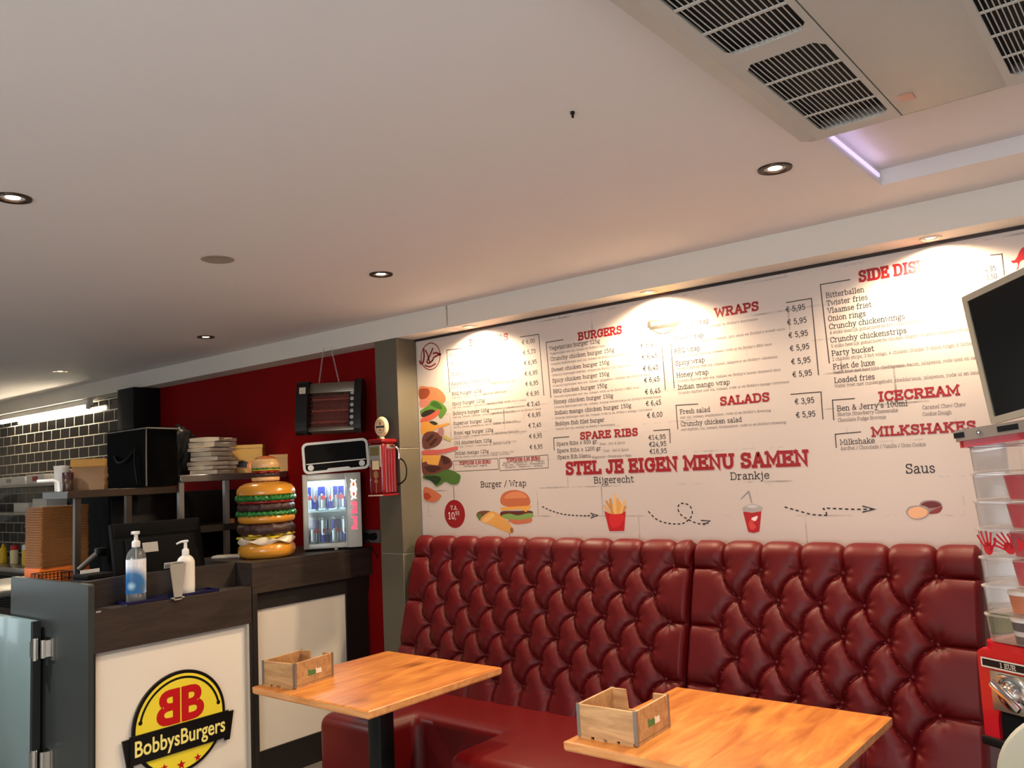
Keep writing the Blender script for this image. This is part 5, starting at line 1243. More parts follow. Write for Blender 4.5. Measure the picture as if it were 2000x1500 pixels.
sp('bottom_bun', disc(q_, -.002, .022, .009), M_bunl); sp('patty', disc(q_ * .97, .021, .045, .009), M_pat, shape(None, .002, 9, .001, 3)); sp('tomato_slice', disc(q_ * .96, .043, .060), M_tom, shape(None, .002, 5, .004, 7))
sp('cheese', disc(q_ * .99, .058, .066), M_chs); sp('lettuce', disc(q_ * 1.0, .064, .074), M_let, shape(None, .003, 10, .002, 8))
sp('top_bun', [(.001, .072), (q_ * .95, .073), (q_ * 1.0, .082), (q_ * .98, .100), (q_ * .84, .122), (q_ * .5, .137), (.001, .142)], M_bunl)
sp('glaze', [(q_ * .78, .1285), (q_ * .6, .1365), (q_ * .3, .1425), (.001, .1445)], mat('orange_glaze', (206, 110, 48), .25, noise=.2, coat=.4))
nb = thing('notepad', 'white notepad lying on the counter beside the burger statue', 'notepad', (-4.47, 2.815, 1.1606), R(40))
MB().box(-.082, .082, -.05, .05, 0, .012, bev=.002).build('paper_block', mat('note_paper', (222, 212, 196), .6), nb)
g = MB()
for i in range(7):
    for j in range(3): g.box(-.066 + i * .02, -.054 + i * .02, -.034 + j * .024, -.018 + j * .024, .012, .0135)
g.build('cover_pattern', mat('note_mark', (196, 176, 150), .6), nb)

# ------------------------------------------------------------------ drinks fridge, cans and radio
c_ = onz(651, 1071, 1.172)
AZF = 49.0
FW, FH, FD = .345, .445, .20
ff = thing('mini_fridge', 'small grey glass-door drinks fridge on the higher counter, glowing inside', 'fridge', (float(c_[0]), float(c_[1]), 1.1606), R(AZF))
M_fr = mat('fridge_grey', (178, 180, 174), .35, metal=.15); M_frw = mat('fridge_inside', (216, 222, 222), .4)
Z0 = .014
g = MB(); w2 = FW / 2
g.box(-w2, w2, FD - .012, FD, Z0, Z0 + FH); g.box(-w2, -w2 + .014, .018, FD - .012, Z0, Z0 + FH); g.box(w2 - .075, w2, .018, FD - .012, Z0, Z0 + FH)
g.box(-w2 + .014, w2 - .075, .018, FD - .012, Z0, Z0 + .022); g.box(-w2 + .014, w2 - .075, .018, FD - .012, Z0 + FH - .026, Z0 + FH)
g.build('cabinet', M_fr, ff)
g = MB(); g.box(-w2 + .015, w2 - .076, FD - .0135, FD - .0122, Z0 + .023, Z0 + FH - .027); g.build('liner', M_frw, ff)
dx0, dx1 = -w2, w2 - .088
g = MB()
g.box(dx0, dx0 + .030, 0, .017, Z0, Z0 + FH, bev=.002); g.box(dx1 - .006, dx1, 0, .017, Z0, Z0 + FH)
g.box(dx0 + .030, dx1 - .006, 0, .017, Z0, Z0 + .030, bev=.002); g.box(dx0 + .030, dx1 - .006, 0, .017, Z0 + FH - .040, Z0 + FH, bev=.002)
dr = g.build('door', M_fr, ff)
g = MB(); g.box(dx0 + .030, dx1 - .006, .006, .010, Z0 + .030, Z0 + FH - .040); g.build('door_glass', clear_mat('fridge_glass', (240, 248, 248), .04), dr)
g = MB(); g.box(dx1 + .002, w2, -.004, .017, Z0 - .002, Z0 + FH, bev=.002); lp = g.build('logo_panel', M_fr, ff)
fl = lambda u, v_, d: (u, -.0045 - d, v_)
def vtext(mb, s, xc, z0, L, w_, m):  # reads upwards
    f2 = lambda u, v_, d: fl(xc + w_ / 2 - v_, z0 + u, d)
    sans(mb, s, 0, 0, L, w_, f2, .0008, .02, m)
g = MB(); pcx = (dx1 + w2) / 2
vtext(g, 'Red Bull', pcx, Z0 + .105, .165, .034, 0)
g.build('glowing_name', emit_mat('neon_red', (255, 44, 70), 2.2), lp)
g = MB()
zc_ = Z0 + .345
g.prism(ellipse(pcx, zc_, .021, .021, 24), fl, 0, .001, 0)
for s in (-1, 1):
    body = cr_spline([(pcx - .010, zc_ + s * .012), (pcx + .012, zc_ + s * .014), (pcx + .016, zc_ + s * .030), (pcx + .010, zc_ + s * .046), (pcx + .018, zc_ + s * .058), (pcx + .004, zc_ + s * .052), (pcx - .006, zc_ + s * .058), (pcx - .016, zc_ + s * .062), (pcx - .008, zc_ + s * .046), (pcx - .016, zc_ + s * .030)], 4, True)
    g.prism(body[::s], fl, .001, .002, 0)
    inner = cr_spline([(pcx - .004, zc_ + s * .018), (pcx + .008, zc_ + s * .020), (pcx + .008, zc_ + s * .036), (pcx + .001, zc_ + s * .044), (pcx - .006, zc_ + s * .034)], 4, True)
    g.prism(inner[::s], fl, .002, .0026, 1)
g.build('glowing_emblem', [emit_mat('neon_cream', (255, 236, 180), 3.0), emit_mat('neon_red_soft', (236, 60, 50), 1.2)], lp)
g = MB(); g.box(-w2 + .016, w2 - .077, .022, FD - .014, Z0 + .214, Z0 + .222); g.build('shelf', clear_mat('shelf_plastic', (225, 240, 240), .1, .2, .55), ff)
g = MB(); g.box(-w2 + .03, w2 - .09, .024, .040, Z0 + FH - .033, Z0 + FH - .027); g.build('interior_light', emit_mat('fridge_led', (226, 240, 255), 26), ff)
o = area('interior_glow', (0, 0, 0), (0, 0, 0), .2, .05, 1.6, (.85, .94, 1)); o.parent = ff; o.location = (-.04, .05, Z0 + FH - .036)
g = MB(); g.box(-w2 + .02, w2 - .02, .012, FD - .02, 0, Z0); g.build('feet', M_blackm, ff)
g = MB(); g.box(.008, .014, .0105, .0118, .002, .011); g.box(.018, .024, .0105, .0118, .002, .011); g.build('foot_badge', M_alu, ff)
MF = Matrix.Translation(ff.location) @ Matrix.Rotation(R(AZF), 4, 'Z')
M_blue = mat('can_blue', (24, 42, 140), .25, metal=.5); M_silv = mat('can_silver', (196, 202, 212), .22, metal=.8); M_redc = mat('can_red', (186, 36, 50), .3)
def can_mesh():
    g = MB(); n = 28
    prof = [(.018, 0), (.0235, .004), (.0262, .010), (.0265, .016)] + [(.0265, .016 + .0101 * k) for k in range(1, 11)] + [(.0262, .122), (.0225, .130), (.0228, .133), (.0215, .1335), (.021, .131), (.001, .131)]
    g.lathe(prof, n=n, cap=True)
    m = len(prof)
    for fi in range(n * (m - 1)):
        k, j = divmod(fi, m - 1); z = (prof[j][1] + prof[j + 1][1]) / 2
        q = (k // (n // 4)) % 2
        if j < 2 or z > .124: g.m[fi] = 1
        else: g.m[fi] = 0 if (z > .066 + .02 * math.sin(2 * PI * k / n * 2)) == (q == 0) else 1
        if .058 < z < .080 and (k % 14) in (3, 4, 5, 6, 10, 11): g.m[fi] = 2
    return g
can_spots = [(u, Z0 + .2225) for u in (-.1255, -.062, .0015, .065)] + [(u, Z0 + .0225) for u in (-.1255, -.062, .0015, .065)]
ORD = ('leftmost', 'second from left', 'third from left', 'rightmost')
can0 = None
for i, (u, z) in enumerate(can_spots):
    w_ = MF @ Vector((u, .072 + .006 * (i % 2), z))
    lb = 'blue and silver drink can, %s on the %s shelf of the glowing fridge' % (ORD[i % 4], 'upper' if i < 4 else 'lower')
    if can0 is None:
        can0 = thing('drink_can', lb, 'can', w_, R(AZF), 'cans in the drinks fridge')
        cm = can_mesh(); cm.v = [(p[0] * 1.18, p[1] * 1.18, p[2] * 1.2) for p in cm.v]; cm.build('can_body', [M_blue, M_silv, M_redc], can0)
        MB().box(-.006, .006, -.012, .004, .1575, .1605).build('ring_pull', M_silv, can0)
    else: dup(can0, w_, R(AZF + (40, 100, 190, 250, 320, 75, 150)[i - 1]), lb)
# radio
rd = thing('retro_radio', 'rounded silver and black retro radio on top of the drinks fridge', 'radio', tuple(MF @ Vector((.034, -.010, Z0 + FH))), R(AZF))
rd.rotation_euler = (0, R(-3.0), R(AZF)); rd.location.z += .011
M_rad = mat('radio_silver', (176, 168, 156), .35, metal=.4)
fr2 = lambda u, v_, d: (u, d, v_)
RW, RH = .395, .188
def ringp(mb, w1, h1, r1, w2_, h2, r2, cz, fn, d0, d1, mi=0):
    a = rrect(w1, h1, r1, 8, 0, cz); b_ = rrect(w2_, h2, r2, 8, 0, cz); n = len(a)
    V = [fn(u, v_, d0) for u, v_ in a] + [fn(u, v_, d0) for u, v_ in b_] + [fn(u, v_, d1) for u, v_ in a] + [fn(u, v_, d1) for u, v_ in b_]
    F_ = []
    for i in range(n):
        j = (i + 1) % n
        F_ += [(i, j, n + j, n + i), (2 * n + i, 3 * n + i, 3 * n + j, 2 * n + j), (i, 2 * n + i, 2 * n + j, j), (n + i, n + j, 3 * n + j, 3 * n + i)]
    mb.add(V, F_, mi)
g = MB(); g.prism(rrect(RW, RH, .034, 8, 0, RH / 2), fr2, .012, .13); g.build('casing', M_rad, rd)
g = MB(); ringp(g, RW, RH, .034, RW - .030, RH - .030, .022, RH / 2, fr2, 0, .013); g.box(-RW / 2 + .02, RW / 2 - .02, .001, .010, .056, .062); g.build('front_frame', M_rad, rd)
g = MB(); g.prism(rrect(RW - .030, RH - .030, .022, 8, 0, RH / 2), fr2, .006, .0125); g.build('grille', M_blackm, rd)
for s in (-1, 1): MB().lathe([(.018, .006), (.017, -.010), (.014, -.013), (.001, -.0135)], (0, 0, 0), 28, mtx=Matrix.Translation((s * .152, 0, .036)) @ Matrix.Rotation(R(-90), 4, 'X') @ Matrix.Scale(-1, 4, (0, 0, 1))).build('knob', M_rad, rd)
g = MB(); g.prism([(-.062, .013), (.085, .013), (.072, .024), (-.050, .024)], fr2, -.001, .008); g.build('name_bar', M_rad, rd)

# ------------------------------------------------------------------ patio heater on chains, toy petrol pump, socket
hp = ony(647, 796, 3.27); hx = float(hp[0])
HW = .405; HH = .325
ht = thing('radiant_heater', 'dark electric quartz heater hanging on chains before the red wall', 'heater', (hx, 3.27, float(hp[2]) - HH / 2), R(33))
T = Matrix.Translation((0, 0, HH / 2)) @ Matrix.Rotation(R(-10), 4, 'X') @ Matrix.Translation((0, 0, -HH / 2))
M_hc = mat('heater_casing', (30, 28, 26), .35, metal=.3)
def hb_(name, f, m):
    g = MB(); f(g); g.v = [tuple(T @ Vector(p)) for p in g.v]; g.build(name, m, ht)
for s in (-1, 1):
    out = cr_spline([(-.05, .015), (.01, .0), (.045, .03), (.055, HH / 2), (.045, HH - .03), (.01, HH), (-.05, HH - .015), (-.062, HH / 2)], 5, True)
    xa, xb = (-HW / 2, -HW / 2 + .072) if s < 0 else (HW / 2 - .045, HW / 2)
    hb_('end_cap', lambda g: g.prism(out, lambda u, v_, d: (d, u, v_), xa, xb), M_black)
hb_('housing', lambda g: (g.box(-HW / 2 + .072, HW / 2 - .045, -.03, .055, HH - .075, HH - .012, bev=.004), g.box(-HW / 2 + .072, HW / 2 - .045, -.03, .055, .012, .036, bev=.003), g.box(-HW / 2 + .072, HW / 2 - .045, .045, .055, .03, HH - .07)), mat('heater_steel', (120, 112, 100), .35, metal=.8))
hb_('reflector', lambda g: g.box(-HW / 2 + .072, HW / 2 - .095, .04, .0455, .036, HH - .075), mat('heater_reflector', (120, 50, 44), .4, metal=.5))
for k in range(3): hb_('quartz_tube', lambda g, k=k: g.tube([(-HW / 2 + .08, .012, .075 + .072 * k), (HW / 2 - .085, .012, .075 + .072 * k)], .0085, 12), mat('quartz_red', (150, 60, 50), .3))
def gridf(g):
    for k in range(24):
        x = -HW / 2 + .09 + (HW - .175) * k / 23; g.tube([(x, -.026, .03), (x, -.026, HH - .07)], .0011, 5)
    for k in range(9): z = .04 + k * .027; g.tube([(-HW / 2 + .072, -.027, z), (HW / 2 - .095, -.027, z)], .0011, 5)
hb_('guard_grid', gridf, mat('grid_wire', (110, 84, 76), .4, metal=.7))
def side(g):
    g.box(HW / 2 - .09, HW / 2 - .045, -.02, .05, .036, HH - .075)
    for k in range(6): g.lathe([(.012, -.002), (.012, .003), (.001, .004)], (HW / 2 - .067, -.021, .055 + k * .038), 14, 1, mtx=Matrix.Rotation(R(90), 4, 'X'))
hb_('terminal_side', side, [M_black, M_alu])
hb_('rating_label', lambda g: g.box(-HW / 2 + .022, -HW / 2 + .062, -.068, -.0665, HH - .085, HH - .045), mat('rating_sticker', (190, 180, 160), .5))
for (x, dx) in ((-HW / 2 + .13, .035), (HW / 2 - .15, -.045)):
    g = MB(); z1 = HH - .01; z2 = ZB - ht.location.z; n = int((z2 - z1) / .012)
    for k in range(n):
        t = (k + .5) / n; cx, cz = x + dx * t, z1 + (z2 - z1) * t
        pts = [Vector(((.0035 * math.cos(a)) if k % 2 else 0, 0 if k % 2 else .0035 * math.cos(a), .0085 * math.sin(a))) for a in np.linspace(0, 2 * PI, 9)[:-1]]
        g.tube([(cx + p.x, p.y, cz + p.z) for p in pts], .0011, 5, closed=True)
    g.build('chain', M_alu, ht)
gp = thing('toy_petrol_pump', 'red retro petrol pump ornament with round cream globe on the tiled pillar', 'ornament', (-3.600, 3.258, 1.478), R(12))
gp.scale = (.80, .80, 1.0)
M_pr = mat('pump_red', (116, 8, 14), .24, coat=.3); M_cream = mat('globe_cream', (226, 206, 160), .3)
g = MB(); g.box(-.062, .062, -.085, .085, .012, .300, bev=.022, seg=4)
for k in range(4): g.lathe([(.012, .02), (.012, .285)], (.0625, -.05 + k * .033, 0), 12)
g.build('body', M_pr, gp)
g = MB(); g.box(-.068, .068, -.092, .092, .296, .322, bev=.012, seg=3); g.build('cap', M_pr, gp)
g = MB(); g.box(-.070, .070, -.095, .095, 0, .013, bev=.003); g.build('base', M_pr, gp)
g = MB()
for k in range(11): g.box(-.060 + k * .0115, -.053 + k * .0115, -.0975, -.0955, .003, .009)
g.build('base_lettering', mat('lettering_pale', (214, 200, 176), .4), gp)
g = MB(); g.prism(rrect(.095, .085, .008, 4, 0, .245), lambda u, v_, d: (u, d, v_), -.096, -.085); g.box(-.046, -.040, -.096, -.086, .165, .21); g.box(.040, .046, -.096, -.086, .165, .21); g.build('dial_frame', M_alu, gp)
g = MB(); g.box(-.038, .038, -.0975, -.0955, .228, .276); g.build('dial_window', mat('dial_olive', (112, 100, 58), .25), gp)
g = MB(); g.box(-.028, .028, -.0885, -.085, .150, .200); g.build('price_plate', M_cream, gp)
g = MB(); fnp = lambda u, v_, d: (u, -.0855 - d, v_)
g.prism(ellipse(0, .122, .020, .022, 24), fnp, 0, .001); ribbon(g, [(0, .098), (0, .02)], .006, fnp, .001); g.prism(ellipse(0, .085, .014, .012, 20), fnp, 0, .0012); g.build('crest', mat('pump_gold', (176, 130, 80), .4, metal=.4), gp)
g = MB(); g.box(.060, .076, -.05, .05, .262, .290, bev=.004); g.build('chrome_band', M_chrome, gp)
g = MB(); g.tube([(.072, .06, .275), (.085, .070, .262), (.088, .075, .235), (.086, .076, .205)], [.008, .007, .006, .009], 10); g.build('nozzle', M_chrome, gp)
g = MB(); g.tube(cr_spline([(.086, .078, .210), (.118, .090, .190), (.142, .085, .145), (.138, .076, .095), (.105, .074, .070), (.066, .076, .060)], 6), .005, 8); g.build('hose', M_blackm, gp)
g = MB(); g.lathe([(.022, .320), (.016, .330), (.014, .338)], n=24); g.build('globe_stem', M_cream, gp)
Mg = Matrix.Translation((0, 0, .392)) @ Matrix.Rotation(R(90), 4, 'X')
g = MB(); g.lathe([(.001, .020), (.040, .019), (.052, .013), (.057, .006), (.058, 0), (.057, -.006), (.052, -.013), (.040, -.019), (.001, -.020)], n=40, mtx=Mg); gb = g.build('globe', M_cream, gp)
g = MB(); fng = lambda u, v_, d: (u, -.0202 - d, .392 + v_)
ribbon(g, ellipse(0, 0, .036, .036, 30) + [(.036, 0)], .003, fng, .0002); g.box(-.034, .034, -.0212, -.0202, .385, .397, mi=1); g.prism(ellipse(0, .018, .012, .010, 20), fng, 0, .0006, 2); g.prism(ellipse(0, -.020, .014, .006, 20), fng, 0, .0006, 2)
g.build('globe_emblem', [mat('emblem_brown', (120, 62, 44), .5), mat('emblem_dark', (60, 44, 40), .5), mat('emblem_orange', (190, 110, 80), .5)], gb)
g = MB(); g.box(-.02, .02, .085, .12, .20, .24); g.build('wall_bracket', M_black, gp)
sc = ony(728, 1047, YW)
so_ = thing('wall_socket', 'grey double wall socket with black plugs beside the fridge', 'socket', (float(sc[0]), YW - .0005, float(sc[2])))
MB().box(-.075, .075, -.012, 0, -.04, .04, bev=.004).build('plate', mat('socket_grey', (84, 80, 76), .4), so_)
for s in (-1, 1):
    MB().lathe([(.021, .0), (.021, .03), (.012, .045), (.006, .06)], n=20, mtx=Matrix.Translation((s * .035, -.012, 0)) @ Matrix.Rotation(R(90), 4, 'X')).build('plug', M_blackm, so_)
g = MB(); g.tube(cr_spline([(.035, -.07, 0), (.06, -.09, -.02), (.075, -.06, -.08), (.07, -.03, -.125)], 6), .004, 8); g.build('cable', M_blackm, so_)

# ------------------------------------------------------------------ kitchen racks and what stands on them
XK = -4.82
def rack(name, label, y0, y1, z, posts, lower=None, shelf_m=M_steel, post_m=M_alu):
    t = thing(name, label, 'rack', (XK - .2, (y0 + y1) / 2, 0), 0)
    g = MB(); g.box(XK - .32, XK, y0, y1, z - .042, z, bev=.002, seg=1); wb(g, 'top_shelf', shelf_m, t)
    for y in posts:
        for x in (XK - .03,):
            g = MB(); g.box(x - .014, x + .014, y - .016, y + .016, 0, z - .043); wb(g, 'post', post_m, t)
    if lower:
        g = MB(); g.box(XK - .32, XK, y0, y1, lower - .04, lower); wb(g, 'lower_shelf', mat('shelf_dark', (46, 40, 34), .4), t)
    return t
yA = float(onx(155, 1000, XK)[1]); yB_ = float(onx(255, 1000, XK)[1]); yC = float(onx(354, 960, XK)[1]); yD = float(onx(447, 1000, XK)[1])
rack('pass_rack', 'steel pass shelf behind the counter carrying the black delivery bag', float(onx(97, 950, XK - .3)[1]) - .03, yC - .03, 1.59, (yA, yB_), None, mat('rack_dark_steel', (70, 60, 50), .35, metal=.7), mat('rack_brown_post', (76, 66, 56), .4, metal=.5))
rack('pass_rack', 'higher steel pass shelf near the red wall carrying bags and cartons', yC - .005, YW - .02, 1.652, (yC + .012, yD), 1.335)
M_bag = mat('black_nylon', (7, 6, 5), .8, spec=.08, noise=.2, nscale=6, bump=.25, bscale=10); M_pipe = mat('grey_piping', (120, 112, 104), .5)
yb0 = float(onx(286, 900, XK)[1])
db = thing('delivery_bag', 'boxy black insulated delivery bag with grey piping on the pass shelf', 'bag', (XK - .205, yb0 + .10, 1.588))
bx0, bx1, by0, by1 = -.30, .205, -.10, .103
bm = bmesh.new(); bmesh.ops.create_cube(bm, size=1); bmesh.ops.subdivide_edges(bm, edges=bm.edges[:], cuts=7, use_grid_fill=True)
rs = random.Random(2)
for v in bm.verts:
    p = v.co * 2; bulge = 1 - max(abs(p.x), abs(p.y), abs(p.z)) * 0
    k = .97 + .03 * (1 - p.x ** 2 * p.y ** 2)
    v.co = Vector(((bx0 + bx1) / 2 + p.x * (bx1 - bx0) / 2 * k + rs.uniform(-.003, .003), (by0 + by1) / 2 + p.y * (by1 - by0) / 2 * k + rs.uniform(-.003, .003), .182 + p.z * .178 + rs.uniform(-.003, .003) * (p.z > -.99)))
g = MB().bm(bm, 0, True); g.build('body', M_bag, db)
g = MB()
g.tube([(bx1, by0, .01), (bx1 + .003, by0 - .003, .18), (bx1, by0, .352), (bx0, by0, .350)], .0045, 8); g.tube([(bx1, by0, .352), (bx1, by1, .348)], .0045, 8); g.build('piping', M_pipe, db)
g = MB(); g.tube(cr_spline([(bx0 + .12, by0 - .004, .20), (bx0 + .2, by0 - .02, .16), (bx0 + .3, by0 - .02, .17), (bx0 + .36, by0 - .004, .22)], 6), .008, 8); g.tube(cr_spline([(bx1 - .12, by0 - .01, .24), (bx1 - .105, by0 - .02, .15), (bx1 - .09, by0 - .012, .03)], 5), .006, 8); g.build('strap', M_black, db)
def lump(name, label, cat, loc, rx, ry, rz, m, seed=0, group=None, amp=.18, rot=0):
    t = bpy.data.objects
    bm = bmesh.new(); bmesh.ops.create_icosphere(bm, subdivisions=4, radius=1)
    rs = random.Random(seed); ph = [rs.random() * 6 for _ in range(9)]
    for v in bm.verts:
        p = v.co.copy()
        w = 1 + amp * (math.sin(3.1 * p.x + ph[0]) * math.sin(4.3 * p.y + ph[1]) + .6 * math.sin(7 * p.z + ph[2]) * math.sin(6 * p.x + ph[3]) + .35 * math.sin(13 * p.y + ph[4]) * math.sin(11 * p.z + ph[5]))
        v.co = Vector((p.x * rx * w, p.y * ry * w, max(-rz * .9, p.z * rz * w) + rz * .9))
    g = MB().bm(bm, 0, True); o = g.build(name, m); o.location = loc; o.rotation_euler = (0, 0, rot)
    return tag(o, label, cat, group)
yq = float(onx(335, 880, XK - .2)[1])
lump('plastic_bag', 'crumpled black plastic bag beside the stack of paper bags', 'bag', (XK - .262, float(onx(362, 900, XK - .26)[1]) - .01, 1.654), .045, .090, .165, M_black, 3)
# stack of folded paper carrier bags
M_paper = mat('paper_bag', (206, 190, 166), .75, noise=.06, bump=.3, bscale=14)
y1_ = float(onx(414, 900, XK - .12)[1])
hts = [.028, .030, .026, .034, .030, .028, .036, .032]
z = 1.652; rs = random.Random(11)
for i, h_ in enumerate(hts):
    t = thing('paper_bag', 'folded cream paper carrier bag, %s in the stack on the pass shelf' % ('lowest', 'second from bottom', 'third from bottom', 'fourth from bottom', 'fifth from bottom', 'third from top', 'second from top', 'topmost')[i], 'paper bag', (XK - .105 + rs.uniform(-.006, .006), y1_ + rs.uniform(-.008, .008), z), R(rs.uniform(-9, 9) + 20), 'stacked paper bags')
    w2_, d2 = .090 + rs.uniform(-.012, .012), .115 + rs.uniform(-.012, .012)
    bm = bmesh.new(); bmesh.ops.create_cube(bm, size=1); bmesh.ops.subdivide_edges(bm, edges=bm.edges[:], cuts=5, use_grid_fill=True)
    for v in bm.verts:
        p = v.co * 2; v.co = Vector((p.x * w2_ * (1 + .03 * math.sin(5 * p.y + i)), p.y * d2 * (1 + .04 * math.sin(4 * p.x + i * 2)), h_ / 2 + p.z * h_ / 2 * (.9 - .25 * p.x * p.x * (i % 2))))
    for v in bm.verts: v.co.z = max(v.co.z, .0)
    MB().bm(bm, 0, True).build('folded_bag', M_paper, t)
    g = MB(); g.tube(cr_spline([(w2_ * .95, -.04, h_ * .55), (w2_ + .02, -.015, h_ * .7), (w2_ + .02, .02, h_ * .65), (w2_ * .95, .045, h_ * .55)], 5), .0025, 6); g.build('handle', M_paper, t)
    z += h_ * .965
# cartons
M_kraft = mat('kraft_card', (186, 132, 76), .65, noise=.08); M_kraftl = mat('kraft_light', (222, 176, 116), .6, noise=.06); M_yel = mat('yellow_carton', (206, 160, 78), .55, noise=.06)
def carton(loc, rz, w_, d_, h_, m, label, open_=False, printed=False, tilt=0):
    t = thing('cardboard_carton', label, 'carton', loc, rz, 'cartons on the pass shelf')
    g = MB(); g.box(-w_ / 2, w_ / 2, -d_ / 2, d_ / 2, 0, h_, bev=.002, seg=1); g.build('box', m, t)
    g = MB(); g.box(-w_ / 2 - .002, w_ / 2 + .002, -d_ / 2 - .002, d_ / 2 + .002, h_ - .02, h_ + .002); g.build('lid', m, t)
    if printed:
        g = MB(); f2 = lambda u, v_, d: (u, -d_ / 2 - .0026 - d, v_)
        g.add([f2(u, v_, 0) for u, v_ in cr_spline([(-.07, .05), (-.03, .085), (.02, .07), (.07, .085), (.05, .05), (.0, .035)], 4, True)], [range(24)], 0)
        g.add([f2(u, v_, .0003) for u, v_ in ellipse(.04, .045, .036, .036, 24)], [range(24)], 1); g.add([f2(u, v_, .0005) for u, v_ in ellipse(.04, .045, .022, .022, 24)], [range(24)], 2)
        g.build('printed_picture', [mat('carton_black', (40, 26, 20), .5), mat('carton_orange', (226, 128, 50), .5), mat('carton_peach', (236, 176, 110), .5)], t)
    return t
y3 = float(onx(487, 900, XK - .13)[1])
carton((XK - .15, y3, 1.652), R(48), .21, .12, .185, M_yel, 'yellow printed burger carton next to the paper bag stack', printed=True)
y4 = float(onx(548, 900, XK - .10)[1])
carton((XK - .07, y4 - .02, 1.652), R(50), .15, .06, .115, M_kraftl, 'pale kraft carton behind the small burger figure')
carton((XK - .17, y4 + .13, 1.652), R(52), .20, .10, .135, M_kraft, 'brown kraft carton half hidden behind the radio')
kx = float(onx(450, 1022, XK - .06)[1])
t_ = thing('tape_roll', 'small tan roll standing on the lower shelf behind the burger statue', 'roll', (XK - .06, kx, 1.3356))
MB().lathe([(.014, 0), (.030, 0), (.030, .028), (.014, .028)], n=28).build('roll', M_kraft, t_)
bu = thing('kitchen_unit', 'tall black kitchen unit standing behind the pass racks', 'kitchen unit', (-5.6, 2.9, 0))
ua, ub = float(onx(212, 1000, -5.30)[1]), 3.42
g = MB(); g.box(-5.86, -5.30, ua, ub, .05, 1.545, bev=.006); wb(g, 'cabinet', M_blackm, bu)
for k in range(2):
    g = MB(); y0 = ua + .01 + k * (ub - ua - .01) / 2; g.box(-5.2985, -5.285, y0, y0 + (ub - ua) / 2 - .02, .10, 1.52, bev=.004); dd = wb(g, 'door', M_black, bu)
    g = MB(); yh = y0 + ((ub - ua) / 2 - .07 if k == 0 else .05); g.tube([(-5.275, yh, .85), (-5.275, yh, 1.25)], .008, 8); wb(g, 'handle', M_black, dd)
g = MB(); g.box(-5.82, -5.34, ua + .04, ub - .04, 0, .05); wb(g, 'plinth', M_blackm, bu)
# packet and jars at the left end of the rack
def at_rack(px, py): return float(onx(px, py, XK - .1)[1])
p_ = thing('kraft_packet', 'brown paper packet with yellow folded top on the pass shelf left of the delivery bag', 'packet', (XK - .12, at_rack(178, 930), 1.5906), R(52))
bm = bmesh.new(); bmesh.ops.create_cube(bm, size=1); bmesh.ops.subdivide_edges(bm, edges=bm.edges[:], cuts=6, use_grid_fill=True)
for v in bm.verts:
    p = v.co * 2; k = 1 - .55 * max(0, p.z) ** 2
    v.co = Vector((p.x * .088 + .004 * math.sin(9 * p.z), p.y * .045 * k, .068 + p.z * .068))
MB().bm(bm, 0, True).build('packet_body', mat('packet_brown', (150, 116, 80), .7, noise=.1), p_)
g = MB(); g.box(-.096, .09, -.026, .020, .132, .178, bev=.008); g.build('folded_top', mat('packet_yellow', (206, 152, 66), .6, noise=.08), p_)
j = thing('spice_jar', 'dark jar with purple lid on the pass shelf left of the brown packet', 'jar', (XK - .09, at_rack(131, 930), 1.5906))
MB().lathe([(.026, 0), (.028, .004), (.028, .062), (.024, .068)], n=24).build('glass', mat('jar_brown', (70, 52, 40), .25), j); MB().lathe([(.029, .066), (.029, .100), (.026, .104), (.001, .104)], n=24).build('lid', mat('jar_lid', (58, 18, 22), .35), j)
j = thing('plastic_tub', 'white plastic tub between the jar and the brown packet', 'tub', (XK - .235, at_rack(141, 930), 1.5906))
MB().lathe([(.034, 0), (.036, .004), (.040, .130), (.042, .133), (.042, .145), (.001, .147)], n=28).build('tub', M_wp, j)
j = thing('ladle_handle', 'pale plastic scoop lying at the left end of the pass shelf', 'scoop', (XK - .1, at_rack(104, 940) - .02, 1.5906), R(60))
MB().tube([(-.06, 0, .060), (.02, 0, .062), (.045, 0, .05), (.05, 0, .0)], .010, 10).build('scoop', M_wp, j)

# ------------------------------------------------------------------ till screen, printer, handset
xm = -4.42
ya_, yb_ = float(onx(221, 1060, xm)[1]), float(onx(396, 1050, xm)[1])
zt_, zb_ = float(onx(310, 1016, xm)[2]), float(onx(310, 1126, xm)[2])
ms = thing('till_screen', 'black till screen on the counter seen from behind', 'screen', (xm, (ya_ + yb_) / 2, .9606))
hw = (yb_ - ya_) / 2; zc2 = (zt_ + zb_) / 2 - .96; hh_ = (zt_ - zb_) / 2
Tm = Matrix.Translation((0, 0, zc2)) @ Matrix.Rotation(R(-12), 4, 'Y')
def mpart(name, f, m, par=ms):
    g = MB(); f(g); g.v = [tuple(Tm @ Vector(p)) for p in g.v]; return g.build(name, m, par)
sh_ = mpart('screen_shell', lambda g: (g.box(-.03, .0, -hw, hw, -hh_, hh_, bev=.006), g.box(0, .010, -hw + .01, hw - .012, hh_ - .075, hh_ - .004, bev=.003)), M_blackm)
mpart('back_cover', lambda g: g.box(.0, .022, -hw * .75, hw * .7, -hh_ + .01, hh_ - .09, bev=.008), M_blackm)
mpart('card_notice', lambda g: g.box(.0225, .0235, -hw * .42, -hw * .42 + .085, -.018, .034), mat('notice_white', (190, 186, 178), .5))
g = MB(); g.box(-.10, .06, -.09, .09, 0, .02, bev=.004); g.box(-.03, .0, -.04, .04, .02, zc2); g.build('stand', M_blackm, ms)
pr_ = thing('receipt_printer', 'black receipt printer behind the left end of the counter', 'printer', (-4.38, float(onx(182, 1110, -4.38)[1]) + .0, .9606), R(6))
